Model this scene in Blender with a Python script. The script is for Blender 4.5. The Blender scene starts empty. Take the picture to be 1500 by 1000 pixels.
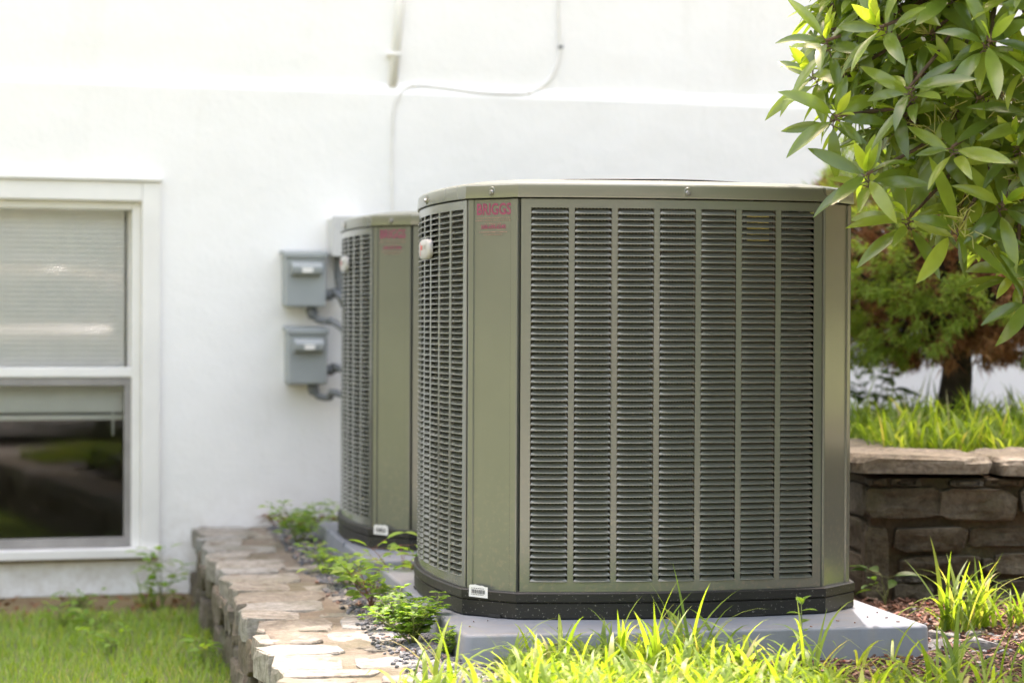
import bpy, math, random
from math import sin, cos, pi, radians
from mathutils import Vector, Matrix, Euler, noise

random.seed(7)
SC = bpy.context.scene
COL = SC.collection

# ------------------------------------------------------------------ camera, light, exposure
CAM_Z = 0.703
PITCH, ROLL, FPX = 0.00858, 0.00462, 3400.0
cd = bpy.data.cameras.new('camera')
cam = bpy.data.objects.new('camera', cd); COL.objects.link(cam)
cd.sensor_width = 36.0; cd.lens = FPX / 1500.0 * 36.0
cd.clip_start = 0.05; cd.clip_end = 2000.0
_f = Vector((0, cos(PITCH), -sin(PITCH))); _u0 = Vector((0, sin(PITCH), cos(PITCH))); _r0 = Vector((1, 0, 0))
_r = _r0 * cos(ROLL) + _u0 * sin(ROLL); _u = -_r0 * sin(ROLL) + _u0 * cos(ROLL)
cam.matrix_world = Matrix(((_r.x, _u.x, -_f.x, 0), (_r.y, _u.y, -_f.y, 0), (_r.z, _u.z, -_f.z, CAM_Z), (0, 0, 0, 1)))
cd.dof.use_dof = True; cd.dof.focus_distance = 4.92; cd.dof.aperture_fstop = 3.2
SC.camera = cam

SUN_EL = radians(68.0); SUN_AZ = 0.04      # azimuth from +Y towards +X
world = bpy.data.worlds.new('World'); SC.world = world; world.use_nodes = True
wn = world.node_tree; bg = wn.nodes['Background']
sky = wn.nodes.new('ShaderNodeTexSky'); sky.sky_type = 'NISHITA'; sky.sun_disc = False
sky.sun_elevation = SUN_EL; sky.sun_rotation = SUN_AZ
sky.air_density = 2.55; sky.dust_density = 10.0; sky.ozone_density = 0.0
wn.links.new(sky.outputs[0], bg.inputs[0]); bg.inputs[1].default_value = 0.15
sl = bpy.data.lights.new('sun', 'SUN'); sl.energy = 2.0; sl.angle = radians(0.53); sl.color = (1.0, 0.955, 0.88)
sun = bpy.data.objects.new('sun', sl); COL.objects.link(sun)
_s = Vector((sin(SUN_AZ) * cos(SUN_EL), cos(SUN_AZ) * cos(SUN_EL), sin(SUN_EL)))
sun.rotation_euler = _s.to_track_quat('Z', 'Y').to_euler(); sun.location = (0, 6, 12)
vs = SC.view_settings
vs.view_transform = 'Standard'; vs.look = 'None'; vs.gamma = 1.0; vs.use_curve_mapping = False
vs.exposure = 2.2
vs.use_white_balance = True; vs.white_balance_temperature = 6500; vs.white_balance_tint = 20
SC.cycles.use_denoising = True
SC.cycles.max_bounces = 10; SC.cycles.diffuse_bounces = 5; SC.cycles.transparent_max_bounces = 12

YAW = 0.18918        # the units, their pads and the stone edge
PSI = 0.29           # the house wall
W0 = 8.19

# ------------------------------------------------------------------ helpers
def px_dir(x, y):
    xx = (x - 750) / FPX; yy = (500 - y) / FPX
    d = _f + _r * xx + _u * yy
    return d
def at_z(x, y, z):
    d = px_dir(x, y); t = (z - CAM_Z) / d.z
    return Vector((d.x * t, d.y * t, z))
def at_y(x, y, Y):
    d = px_dir(x, y); t = Y / d.y
    return Vector((d.x * t, Y, CAM_Z + d.z * t))
def to_px(p):
    v = Vector(p) - Vector((0, 0, CAM_Z)); d = v.dot(_f)
    return 750 + FPX * v.dot(_r) / d, 500 - FPX * v.dot(_u) / d

class MB:
    def __init__(s): s.v = []; s.f = []; s.sm = []
    def add(s, vs_, fs, smooth=False):
        o = len(s.v); s.v += [tuple(p) for p in vs_]
        s.f += [tuple(i + o for i in f) for f in fs]; s.sm += [smooth] * len(fs)
    def box(s, x0, x1, y0, y1, z0, z1, M=None):
        vs_ = [Vector((x, y, z)) for z in (z0, z1) for y in (y0, y1) for x in (x0, x1)]
        if M: vs_ = [M @ p for p in vs_]
        s.add(vs_, [(0, 2, 3, 1), (4, 5, 7, 6), (0, 1, 5, 4), (2, 6, 7, 3), (0, 4, 6, 2), (1, 3, 7, 5)])
    def tube(s, pts, rad, n=8, caps=True, smooth=True):
        pts = [Vector(p) for p in pts]
        if not isinstance(rad, (list, tuple)): rad = [rad] * len(pts)
        rings = []; ref = None
        for i, p in enumerate(pts):
            t = (pts[min(i + 1, len(pts) - 1)] - pts[max(i - 1, 0)])
            t = t.normalized() if t.length > 1e-9 else Vector((0, 0, 1))
            if ref is None: ref = t.orthogonal().normalized()
            ref = (ref - t * ref.dot(t)); ref = ref.normalized() if ref.length > 1e-6 else t.orthogonal().normalized()
            b = t.cross(ref)
            rings.append([p + (ref * cos(2 * pi * k / n) + b * sin(2 * pi * k / n)) * rad[i] for k in range(n)])
        vs_ = [q for r in rings for q in r]; fs = []
        for i in range(len(pts) - 1):
            for k in range(n):
                a = i * n + k; b_ = i * n + (k + 1) % n
                fs.append((a, b_, b_ + n, a + n))
        if caps: fs.append(tuple(range(n))[::-1]); fs.append(tuple((len(pts) - 1) * n + k for k in range(n)))
        s.add(vs_, fs, smooth)
    def prism(s, poly, z0, z1, cap=True, smooth=False):
        n = len(poly)
        vs_ = [(p[0], p[1], z0) for p in poly] + [(p[0], p[1], z1) for p in poly]
        fs = [(i, (i + 1) % n, (i + 1) % n + n, i + n) for i in range(n)]
        s.add(vs_, fs, smooth)
        if cap: s.add(vs_, [tuple(range(n))[::-1], tuple(range(n, 2 * n))])
    def loft(s, rings, closed=True, smooth=True):
        n = len(rings[0]); vs_ = [p for r in rings for p in r]; fs = []
        for i in range(len(rings) - 1):
            for k in range(n if closed else n - 1):
                a = i * n + k; b = i * n + (k + 1) % n
                fs.append((a, b, b + n, a + n))
        s.add(vs_, fs, smooth)
    def mesh(s, name):
        me = bpy.data.meshes.new(name); me.from_pydata(s.v, [], s.f)
        me.polygons.foreach_set('use_smooth', s.sm); me.update()
        return me
    def build(s, name, mat, parent=None, kind=None, bevel=0, seg=2, loc=None):
        o = bpy.data.objects.new(name, s.mesh(name)); COL.objects.link(o)
        if mat: o.data.materials.append(mat)
        if parent: o.parent = parent
        if kind: o['kind'] = kind
        if loc is not None: o.location = loc
        if bevel:
            m = o.modifiers.new('bevel', 'BEVEL'); m.width = bevel; m.segments = seg
            m.limit_method = 'ANGLE'; m.angle_limit = radians(35)
        return o

def empty(name, loc=(0, 0, 0), rz=0.0, label=None, cat=None, group=None):
    o = bpy.data.objects.new(name, None); COL.objects.link(o)
    o.location = loc; o.rotation_euler = (0, 0, rz); o.empty_display_size = 0.1
    return tag(o, label, cat, group)
def tag(o, label=None, cat=None, group=None, kind=None):
    if label: o['label'] = label
    if cat: o['category'] = cat
    if group: o['group'] = group
    if kind: o['kind'] = kind
    return o
def copy_of(o, parent=None, M=None):
    c = o.copy(); COL.objects.link(c)
    if parent: c.parent = parent
    if M is not None: c.matrix_local = M
    return c
def smooth_all(o):
    o.data.polygons.foreach_set('use_smooth', [True] * len(o.data.polygons)); return o

# ------------------------------------------------------------------ materials
def new_mat(name):
    m = bpy.data.materials.new(name); m.use_nodes = True
    nt = m.node_tree; p = nt.nodes['Principled BSDF']
    return m, nt, p
def node(nt, t, **kw):
    n = nt.nodes.new(t)
    for k, v in kw.items():
        if k.startswith('i_'):
            key = k[2:].replace('_', ' ')
            n.inputs[int(key) if key.isdigit() else key].default_value = v
        else: setattr(n, k, v)
    return n
def ramp(nt, fac, stops):
    r = nt.nodes.new('ShaderNodeValToRGB'); e = r.color_ramp.elements
    while len(e) < len(stops): e.new(0.5)
    for el, (p, c) in zip(e, stops): el.position = p; el.color = (*c, 1)
    nt.links.new(fac, r.inputs[0]); return r.outputs[0]
def tex_coord(nt, out='Object'):
    return nt.nodes.new('ShaderNodeTexCoord').outputs[out]
def pos(nt): return nt.nodes.new('ShaderNodeNewGeometry').outputs['Position']
def noise_tex(nt, vec, scale, detail=6, rough=0.55, dist=0.0):
    n = node(nt, 'ShaderNodeTexNoise', i_Scale=scale, i_Detail=detail, i_Roughness=rough, i_Distortion=dist)
    nt.links.new(vec, n.inputs['Vector']); return n.outputs['Fac']
def mapping(nt, vec, scale):
    n = node(nt, 'ShaderNodeMapping'); n.inputs['Scale'].default_value = scale
    nt.links.new(vec, n.inputs['Vector']); return n.outputs[0]
def bump(nt, p, h, strength, dist=0.01, prev=None):
    b = node(nt, 'ShaderNodeBump', i_Strength=strength, i_Distance=dist)
    nt.links.new(h, b.inputs['Height'])
    if prev: nt.links.new(prev, b.inputs['Normal'])
    nt.links.new(b.outputs[0], p.inputs['Normal']); return b.outputs[0]
def mix(nt, fac, a, b, blend='MIX'):
    n = node(nt, 'ShaderNodeMix', data_type='RGBA', blend_type=blend)
    for s_, v in ((0, fac), (6, a), (7, b)):
        if isinstance(v, (int, float)): n.inputs[s_].default_value = v
        elif isinstance(v, tuple): n.inputs[s_].default_value = (*v, 1)
        else: nt.links.new(v, n.inputs[s_])
    return n.outputs[2]
def simple(name, col, rough=0.5, metal=0.0, var=0.15, scale=20, bmp=0.0, bscale=60, coat=0.0, spec=0.5):
    m, nt, p = new_mat(name)
    c = pos(nt); f = noise_tex(nt, c, scale)
    d = tuple(x * (1 - var) for x in col); l = tuple(min(1, x * (1 + var)) for x in col)
    nt.links.new(ramp(nt, f, [(0.3, d), (0.7, l)]), p.inputs['Base Color'])
    p.inputs['Roughness'].default_value = rough; p.inputs['Metallic'].default_value = metal
    p.inputs['Coat Weight'].default_value = coat; p.inputs['Specular IOR Level'].default_value = spec
    if bmp: bump(nt, p, noise_tex(nt, c, bscale, 8), bmp, 0.004)
    return m
def leaf_mat(name, stops, trans=0.45, rough=0.4, per='island', spec=0.5, tcol=None, nscale=30, gain=1.0):
    m, nt, p = new_mat(name)
    if per == 'island': r = nt.nodes.new('ShaderNodeNewGeometry').outputs['Random Per Island']
    else: r = nt.nodes.new('ShaderNodeObjectInfo').outputs['Random']
    c0 = ramp(nt, r, stops)
    f = noise_tex(nt, pos(nt), nscale, 4)
    dk = mix(nt, 0.35, c0, ramp(nt, f, [(0.3, (0.55, 0.55, 0.5)), (0.7, (1.0, 1.0, 1.0))]), 'MULTIPLY')
    nt.links.new(dk, p.inputs['Base Color']); p.inputs['Roughness'].default_value = rough
    p.inputs['Specular IOR Level'].default_value = spec
    t = nt.nodes.new('ShaderNodeBsdfTranslucent')
    tc = mix(nt, 1.0, dk, tcol or (1.9, 1.9, 0.6), 'MULTIPLY')
    nt.links.new(tc, t.inputs[0])
    mx = node(nt, 'ShaderNodeMixShader', i_0=trans)
    nt.links.new(p.outputs[0], mx.inputs[1]); nt.links.new(t.outputs[0], mx.inputs[2])
    nt.links.new(mx.outputs[0], nt.nodes['Material Output'].inputs[0])
    return m

M = {}
# painted stucco
def stucco(name):
    m, nt, p = new_mat(name); c = tex_coord(nt)
    f = noise_tex(nt, c, 1.3, 8, 0.6); g = noise_tex(nt, c, 9.0, 8, 0.62); h = noise_tex(nt, c, 55.0, 6)
    wc = ramp(nt, f, [(0.3, (0.80, 0.795, 0.775)), (0.7, (0.85, 0.845, 0.83))])
    st = noise_tex(nt, mapping(nt, c, (5.0, 5.0, 0.7)), 1.0, 9, 0.7, 0.5)
    wc = mix(nt, ramp(nt, st, [(0.56, (0, 0, 0)), (0.72, (0.22, 0.22, 0.22))]), wc, (0.62, 0.60, 0.53))
    sx = node(nt, 'ShaderNodeSeparateXYZ'); nt.links.new(c, sx.inputs[0])
    lo = node(nt, 'ShaderNodeMapRange', i_1=0.16, i_2=-0.22, i_3=0.0, i_4=1.0); nt.links.new(sx.outputs[2], lo.inputs[0])
    sp = ramp(nt, noise_tex(nt, c, 16.0, 8, 0.7), [(0.42, (0, 0, 0)), (0.70, (0.6, 0.6, 0.6))])
    wc = mix(nt, mix(nt, 1.0, sp, lo.outputs[0], 'MULTIPLY'), wc, (0.42, 0.36, 0.27))
    nt.links.new(wc, p.inputs['Base Color'])
    p.inputs['Roughness'].default_value = 0.75
    b = bump(nt, p, f, 0.3, 0.04); b = bump(nt, p, g, 0.28, 0.012, b); bump(nt, p, h, 0.3, 0.002, b)
    return m
M['stucco'] = stucco('painted_stucco')
M['white_trim'] = simple('white_trim_paint', (0.76, 0.75, 0.72), 0.45, var=0.05, scale=6, bmp=0.1)
M['aged_trim'] = simple('aged_grey_trim', (0.27, 0.255, 0.24), 0.5, var=0.15, scale=15, bmp=0.15)
M['white_pipe'] = simple('white_painted_pipe', (0.80, 0.79, 0.76), 0.5, var=0.06, scale=10)
M['cable'] = simple('off_white_cable', (0.74, 0.73, 0.70), 0.5, var=0.1, scale=10)
M['sill_shadow'] = simple('brown_sill_shadow', (0.26, 0.22, 0.17), 0.9, var=0.5, scale=25)
M['blind'] = simple('white_blind', (0.88, 0.89, 0.88), 0.5, var=0.03)
M['room'] = simple('dim_room_wall', (0.32, 0.30, 0.27), 0.9, var=0.1, scale=2)
M['roof'] = simple('grey_shingle', (0.13, 0.13, 0.13), 0.9, var=0.3, scale=8, bmp=0.3)

def glass(name, ior=1.75, tint=(0.93, 0.95, 0.94)):
    m, nt, p = new_mat(name); nt.nodes.remove(p)
    fr = node(nt, 'ShaderNodeFresnel', i_IOR=ior)
    tr = node(nt, 'ShaderNodeBsdfTransparent'); tr.inputs[0].default_value = (*tint, 1)
    gl = node(nt, 'ShaderNodeBsdfGlossy'); gl.inputs['Roughness'].default_value = 0.02
    mx = node(nt, 'ShaderNodeMixShader')
    nt.links.new(fr.outputs[0], mx.inputs[0]); nt.links.new(tr.outputs[0], mx.inputs[1]); nt.links.new(gl.outputs[0], mx.inputs[2])
    nt.links.new(mx.outputs[0], nt.nodes['Material Output'].inputs[0]); return m
M['glass'] = glass('window_glass', 1.6)
M['clear_glass'] = glass('clear_window_glass', 1.5, (0.99, 0.99, 0.99))

def unit_paint(name, col=(0.164, 0.171, 0.143), rough=0.23):
    m, nt, p = new_mat(name); c = pos(nt)
    f = noise_tex(nt, c, 3.0, 5); g = noise_tex(nt, c, 260.0, 3); s_ = noise_tex(nt, mapping(nt, c, (22, 22, 0.9)), 1.0, 5)
    base = ramp(nt, f, [(0.3, tuple(x * 0.93 for x in col)), (0.7, tuple(x * 1.07 for x in col))])
    dust = mix(nt, ramp(nt, s_, [(0.6, (0, 0, 0)), (0.85, (0.06, 0.06, 0.06))]), base, (0.34, 0.33, 0.28))
    sx = node(nt, 'ShaderNodeSeparateXYZ'); nt.links.new(c, sx.inputs[0])
    hgt = node(nt, 'ShaderNodeMapRange', i_1=0.42, i_2=0.10, i_3=0.0, i_4=1.0); nt.links.new(sx.outputs[2], hgt.inputs[0])
    sp = ramp(nt, noise_tex(nt, c, 85.0, 4, 0.6), [(0.52, (0, 0, 0)), (0.66, (0.55, 0.55, 0.55))])
    dm = mix(nt, 1.0, sp, hgt.outputs[0], 'MULTIPLY')
    dust = mix(nt, dm, dust, (0.25, 0.22, 0.17))
    nt.links.new(dust, p.inputs['Base Color'])
    nt.links.new(ramp(nt, noise_tex(nt, c, 2.5, 3), [(0.3, (rough * 0.92,) * 3), (0.7, (rough * 1.12,) * 3)]), p.inputs['Roughness'])
    p.inputs['Metallic'].default_value = 0.30; p.inputs['Specular IOR Level'].default_value = 0.7
    p.inputs['Coat Weight'].default_value = 0.35; p.inputs['Coat Roughness'].default_value = 0.10
    b = bump(nt, p, noise_tex(nt, c, 6.0, 1), 0.02, 0.02); bump(nt, p, g, 0.08, 0.0006, b)
    return m
M['paint'] = unit_paint('grey_green_enamel')
M['paint_lid'] = unit_paint('grey_green_lid_enamel', (0.17, 0.175, 0.138), 0.28)

def base_plastic():
    m, nt, p = new_mat('speckled_black_plastic'); c = pos(nt)
    sp = noise_tex(nt, c, 190.0, 2, 0.5); st = noise_tex(nt, c, 6.0, 6)
    base = ramp(nt, st, [(0.3, (0.007, 0.007, 0.0065)), (0.75, (0.017, 0.016, 0.014))])
    nt.links.new(mix(nt, ramp(nt, sp, [(0.655, (0, 0, 0)), (0.71, (0.8, 0.8, 0.8))]), base, (0.20, 0.19, 0.165)), p.inputs['Base Color'])
    p.inputs['Roughness'].default_value = 0.45
    bump(nt, p, noise_tex(nt, c, 120, 4), 0.1, 0.002); return m
M['base'] = base_plastic()
M['dark_gap'] = simple('dark_inner_sheet', (0.02, 0.02, 0.018), 0.7)
def coil_mat():
    m, nt, p = new_mat('coil_fins'); c = tex_coord(nt)
    w = node(nt, 'ShaderNodeTexWave', i_Scale=95.0, i_Distortion=0.6, i_Detail=1.0); w.bands_direction = 'DIAGONAL'
    nt.links.new(mapping(nt, c, (1, 1, 0.0)), w.inputs['Vector'])
    w2 = node(nt, 'ShaderNodeTexWave', i_Scale=18.0, i_Distortion=1.5, i_Detail=2.0); w2.bands_direction = 'Z'
    nt.links.new(c, w2.inputs['Vector'])
    a = ramp(nt, w.outputs[0], [(0.2, (0.02, 0.02, 0.017)), (0.8, (0.17, 0.155, 0.12))])
    nt.links.new(mix(nt, ramp(nt, w2.outputs[0], [(0.7, (0, 0, 0)), (0.95, (0.5, 0.5, 0.5))]), a, (0.11, 0.07, 0.045)), p.inputs['Base Color'])
    p.inputs['Roughness'].default_value = 0.5; p.inputs['Metallic'].default_value = 0.3
    return m
M['coil'] = coil_mat()
M['steel'] = simple('zinc_screw', (0.26, 0.26, 0.25), 0.4, 0.9, var=0.2, scale=300)
M['recess'] = simple('recess_shadow_paint', (0.10, 0.10, 0.08), 0.5)
M['badge'] = simple('pale_badge_plastic', (0.40, 0.40, 0.39), 0.3, var=0.05, scale=40)
M['badge_red'] = simple('red_print', (0.55, 0.06, 0.05), 0.4, var=0.1)
M['badge_grey'] = simple('grey_print', (0.33, 0.34, 0.30), 0.4, var=0.1)
M['pink'] = simple('magenta_print', (0.23, 0.03, 0.085), 0.45, var=0.2, scale=90)
M['pink_faint'] = simple('faded_magenta_print', (0.225, 0.135, 0.115), 0.45, var=0.15, scale=120)
M['label'] = simple('white_label', (0.75, 0.74, 0.70), 0.6, var=0.06, scale=80)
M['ink'] = simple('black_ink', (0.04, 0.04, 0.04), 0.6)
M['yellow_label'] = simple('yellow_label', (0.62, 0.52, 0.18), 0.5, var=0.1)
M['fan'] = simple('fan_black', (0.02, 0.02, 0.02), 0.4)
def pad_mat():
    m, nt, p = new_mat('grey_pad_plastic'); c = pos(nt)
    f = noise_tex(nt, c, 7.0, 8, 0.65); s_ = noise_tex(nt, mapping(nt, c, (25, 25, 3)), 1.0, 6); g = noise_tex(nt, c, 150, 3)
    base = ramp(nt, f, [(0.3, (0.165, 0.18, 0.205)), (0.7, (0.215, 0.232, 0.26))])
    nt.links.new(mix(nt, mix(nt, 1.0, ramp(nt, s_, [(0.48, (0, 0, 0)), (0.72, (0.6, 0.6, 0.6))]), ramp(nt, noise_tex(nt, c, 30.0, 7, 0.7), [(0.4, (0.15, 0.15, 0.15)), (0.65, (1, 1, 1))]), 'MULTIPLY'), base, (0.24, 0.215, 0.18)), p.inputs['Base Color'])
    p.inputs['Roughness'].default_value = 0.6; p.inputs['Specular IOR Level'].default_value = 0.35
    b_ = bump(nt, p, f, 0.15, 0.006); bump(nt, p, g, 0.2, 0.002, b_); return m
M['pad'] = pad_mat()
M['box_grey'] = simple('grey_box_enamel', (0.30, 0.325, 0.325), 0.42, var=0.06, scale=8)
M['box_pale'] = simple('pale_box_enamel', (0.55, 0.55, 0.54), 0.45, var=0.06, scale=8)
M['conduit'] = simple('grey_flexible_conduit', (0.13, 0.14, 0.145), 0.5, var=0.15, scale=60)

def stone_mat(name, stops, moss=0.0, bs=0.7):
    m, nt, p = new_mat(name); c = pos(nt)
    oi = nt.nodes.new('ShaderNodeObjectInfo').outputs['Random']
    r = ramp(nt, oi, stops)
    f = noise_tex(nt, c, 14.0, 9, 0.68, 0.6); g = noise_tex(nt, c, 70.0, 8, 0.7); l = noise_tex(nt, mapping(nt, tex_coord(nt), (7, 55, 55)), 1.0, 7, 0.65)
    a = mix(nt, 0.75, r, ramp(nt, f, [(0.28, (0.42, 0.38, 0.32)), (0.5, (0.9, 0.88, 0.84)), (0.72, (1.2, 1.2, 1.2))]), 'MULTIPLY')
    a = mix(nt, 0.75, a, ramp(nt, g, [(0.32, (0.42, 0.40, 0.37)), (0.5, (0.95, 0.95, 0.95)), (0.70, (1.35, 1.35, 1.3))]), 'MULTIPLY')
    a = mix(nt, 0.6, a, ramp(nt, l, [(0.30, (0.45, 0.40, 0.34)), (0.55, (1.0, 1.0, 1.0)), (0.75, (1.15, 1.15, 1.15))]), 'MULTIPLY')
    if moss:
        k = noise_tex(nt, c, 5.5, 8, 0.7)
        a = mix(nt, ramp(nt, k, [(0.5, (0, 0, 0)), (0.66, (moss,) * 3)]), a, (0.09, 0.085, 0.03))
    nt.links.new(a, p.inputs['Base Color']); p.inputs['Roughness'].default_value = 0.85
    b = bump(nt, p, f, bs, 0.012); b = bump(nt, p, g, bs * 0.8, 0.004, b); bump(nt, p, l, 0.7, 0.005, b)
    return m
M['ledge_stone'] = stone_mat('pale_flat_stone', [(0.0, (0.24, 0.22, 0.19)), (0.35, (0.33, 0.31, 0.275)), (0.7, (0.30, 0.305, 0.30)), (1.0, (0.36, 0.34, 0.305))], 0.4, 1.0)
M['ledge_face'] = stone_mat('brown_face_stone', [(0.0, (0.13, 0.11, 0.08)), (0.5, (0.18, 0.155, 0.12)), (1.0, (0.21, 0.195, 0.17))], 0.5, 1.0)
M['bed_stone'] = stone_mat('grey_brown_fieldstone', [(0.0, (0.095, 0.082, 0.058)), (0.4, (0.135, 0.115, 0.08)), (0.7, (0.105, 0.098, 0.082)), (1.0, (0.16, 0.135, 0.09))], 0.45, 1.0)
M['cap_stone'] = stone_mat('tan_cap_stone', [(0.0, (0.21, 0.185, 0.145)), (1.0, (0.27, 0.24, 0.195))], 0.3, 1.2)
def mortar_mat(name, a, b, moss=0.0):
    m, nt, p = new_mat(name); c = pos(nt)
    f = noise_tex(nt, c, 9.0, 9, 0.7); g = noise_tex(nt, c, 90.0, 6, 0.7)
    x = ramp(nt, f, [(0.3, a), (0.7, b)])
    x = mix(nt, 0.6, x, ramp(nt, g, [(0.3, (0.5, 0.45, 0.4)), (0.65, (1.1, 1.1, 1.1))]), 'MULTIPLY')
    if moss: x = mix(nt, ramp(nt, noise_tex(nt, c, 4, 8), [(0.52, (0, 0, 0)), (0.62, (moss,) * 3)]), x, (0.06, 0.07, 0.02))
    nt.links.new(x, p.inputs['Base Color']); p.inputs['Roughness'].default_value = 0.95
    b_ = bump(nt, p, f, 0.8, 0.02); bump(nt, p, g, 0.8, 0.006, b_); return m
M['sand_mortar'] = mortar_mat('sandy_mortar', (0.14, 0.115, 0.085), (0.27, 0.23, 0.18), 0.35)
M['dark_mortar'] = mortar_mat('dark_mortar', (0.05, 0.04, 0.028), (0.17, 0.125, 0.08), 0.4)
M['soil'] = mortar_mat('mulch_soil', (0.05, 0.03, 0.02), (0.16, 0.09, 0.06))
M['lawn'] = mortar_mat('lawn_soil', (0.11, 0.145, 0.05), (0.18, 0.20, 0.075))
M['concrete'] = mortar_mat('pale_concrete', (0.34, 0.335, 0.32), (0.44, 0.435, 0.42))
M['verge'] = mortar_mat('mossy_dirt', (0.16, 0.10, 0.055), (0.20, 0.17, 0.07), 0.7)
def chip_mat(name, stops, rough=0.8):
    m, nt, p = new_mat(name)
    r = nt.nodes.new('ShaderNodeNewGeometry').outputs['Random Per Island']
    c = ramp(nt, r, stops); f = noise_tex(nt, pos(nt), 120.0, 6)
    nt.links.new(mix(nt, 0.5, c, ramp(nt, f, [(0.3, (0.5, 0.5, 0.5)), (0.7, (1.15, 1.15, 1.15))]), 'MULTIPLY'), p.inputs['Base Color'])
    p.inputs['Roughness'].default_value = rough
    bump(nt, p, f, 0.5, 0.003); return m
M['gravel'] = chip_mat('grey_gravel', [(0.0, (0.07, 0.075, 0.085)), (0.5, (0.13, 0.135, 0.145)), (0.85, (0.19, 0.19, 0.19)), (0.93, (0.24, 0.13, 0.09)), (1.0, (0.45, 0.43, 0.40))])
M['mulch'] = chip_mat('red_brown_mulch', [(0.0, (0.06, 0.030, 0.018)), (0.4, (0.15, 0.065, 0.038)), (0.7, (0.26, 0.13, 0.085)), (0.9, (0.36, 0.25, 0.19)), (1.0, (0.30, 0.07, 0.04))])
M['rock'] = stone_mat('grey_slate_rock', [(0.0, (0.13, 0.13, 0.135)), (1.0, (0.22, 0.22, 0.22))])

M['grass'] = leaf_mat('bright_grass', [(0.0, (0.12, 0.20, 0.026)), (0.5, (0.21, 0.30, 0.04)), (0.9, (0.30, 0.38, 0.07)), (1.0, (0.40, 0.35, 0.18))], 0.5, 0.45, spec=0.35)
M['lawn_grass'] = leaf_mat('lawn_grass', [(0.0, (0.14, 0.235, 0.036)), (0.5, (0.20, 0.32, 0.052)), (0.9, (0.28, 0.36, 0.08)), (1.0, (0.38, 0.33, 0.18))], 0.4, 0.5, spec=0.3)
M['weed'] = leaf_mat('weed_leaf', [(0.0, (0.14, 0.26, 0.04)), (0.6, (0.21, 0.34, 0.06)), (1.0, (0.28, 0.37, 0.09))], 0.5, 0.45, spec=0.35)
M['weed_dark'] = leaf_mat('dark_weed_leaf', [(0.0, (0.045, 0.10, 0.025)), (1.0, (0.10, 0.18, 0.04))], 0.4, 0.45, spec=0.35)
M['stem'] = simple('green_stem', (0.16, 0.19, 0.06), 0.6, var=0.3, scale=50)
M['stalk'] = simple('yellow_green_stalk', (0.34, 0.34, 0.08), 0.5, var=0.3, scale=50)
M['red_stem'] = simple('red_brown_stem', (0.20, 0.09, 0.05), 0.6, var=0.3, scale=50)
M['leaf'] = leaf_mat('evergreen_leaf', [(0.0, (0.095, 0.15, 0.03)), (0.5, (0.155, 0.225, 0.04)), (0.8, (0.21, 0.29, 0.05)), (1.0, (0.31, 0.38, 0.065))], 0.48, 0.22, 'object', 0.8)
M['leaf_rest'] = leaf_mat('evergreen_leaf_mass', [(0.0, (0.095, 0.15, 0.03)), (0.6, (0.155, 0.225, 0.04)), (1.0, (0.23, 0.31, 0.055))], 0.48, 0.22, 'island', 0.8)
M['leaf_new'] = leaf_mat('new_shoot_leaf', [(0.0, (0.27, 0.38, 0.04)), (1.0, (0.38, 0.47, 0.07))], 0.5, 0.35, 'object', 0.5)
M['bark'] = simple('brown_bark', (0.10, 0.065, 0.042), 0.9, var=0.45, scale=40, bmp=0.7, bscale=70)
M['dark_bark'] = simple('dark_bark', (0.045, 0.032, 0.024), 0.9, var=0.45, scale=30, bmp=0.7, bscale=60)
M['needle_green'] = leaf_mat('green_needles', [(0.0, (0.19, 0.27, 0.045)), (0.5, (0.29, 0.39, 0.075)), (1.0, (0.42, 0.50, 0.12))], 0.4, 0.5, spec=0.3)
M['needle_brown'] = leaf_mat('dead_brown_needles', [(0.0, (0.18, 0.085, 0.038)), (0.6, (0.40, 0.20, 0.09)), (1.0, (0.52, 0.29, 0.14))], 0.25, 0.6, spec=0.2, tcol=(1.3, 1.0, 0.7))
M['dry_leaf'] = leaf_mat('dry_leaf_litter', [(0.0, (0.10, 0.04, 0.025)), (1.0, (0.24, 0.11, 0.06))], 0.2, 0.6, spec=0.2)

# ------------------------------------------------------------------ ground
LAWN_Z = -0.235
mb = MB()
R_ = 600.0
mb.add([(-R_, -R_, LAWN_Z - 0.004), (R_, -R_, LAWN_Z - 0.004), (R_, R_, LAWN_Z - 0.004), (-R_, R_, LAWN_Z - 0.004)], [(0, 1, 2, 3)])
mb.build('lawn', M['lawn'], kind='structure')

# local frame of the terrace (unit yaw); origin where the stone edge meets the house
def rot(x, y, a): return Vector((x * cos(a) - y * sin(a), x * sin(a) + y * cos(a), 0))
L0 = Vector((-1.085, 7.86, 0))
def T(u, v, z=0.0):                  # u across to the right, v towards the camera
    p = L0 + rot(u, -v, YAW); p.z = z; return p

def soil_h(x, y):
    return -0.012 + 0.012 * noise.noise((x * 2.1, y * 2.1, 3.0)) + 0.006 * noise.noise((x * 7, y * 7, 1.0))
mb = MB(); vs_ = []; fs = []
NU, NV = 60, 60
for j in range(NV + 1):
    for i in range(NU + 1):
        u = 0.2 + 5.6 * i / NU; v = -1.0 + 6.2 * j / NV
        p = T(u, v); z = soil_h(p.x, p.y)
        if v > 4.4: z -= (v - 4.4) * 0.4
        vs_.append((p.x, p.y, z))
for j in range(NV):
    for i in range(NU):
        a = j * (NU + 1) + i; fs.append((a, a + NU + 1, a + NU + 2, a + 1))
mb.add(vs_, fs, True); mb.build('mulch_bed', M['soil'], kind='structure')

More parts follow.
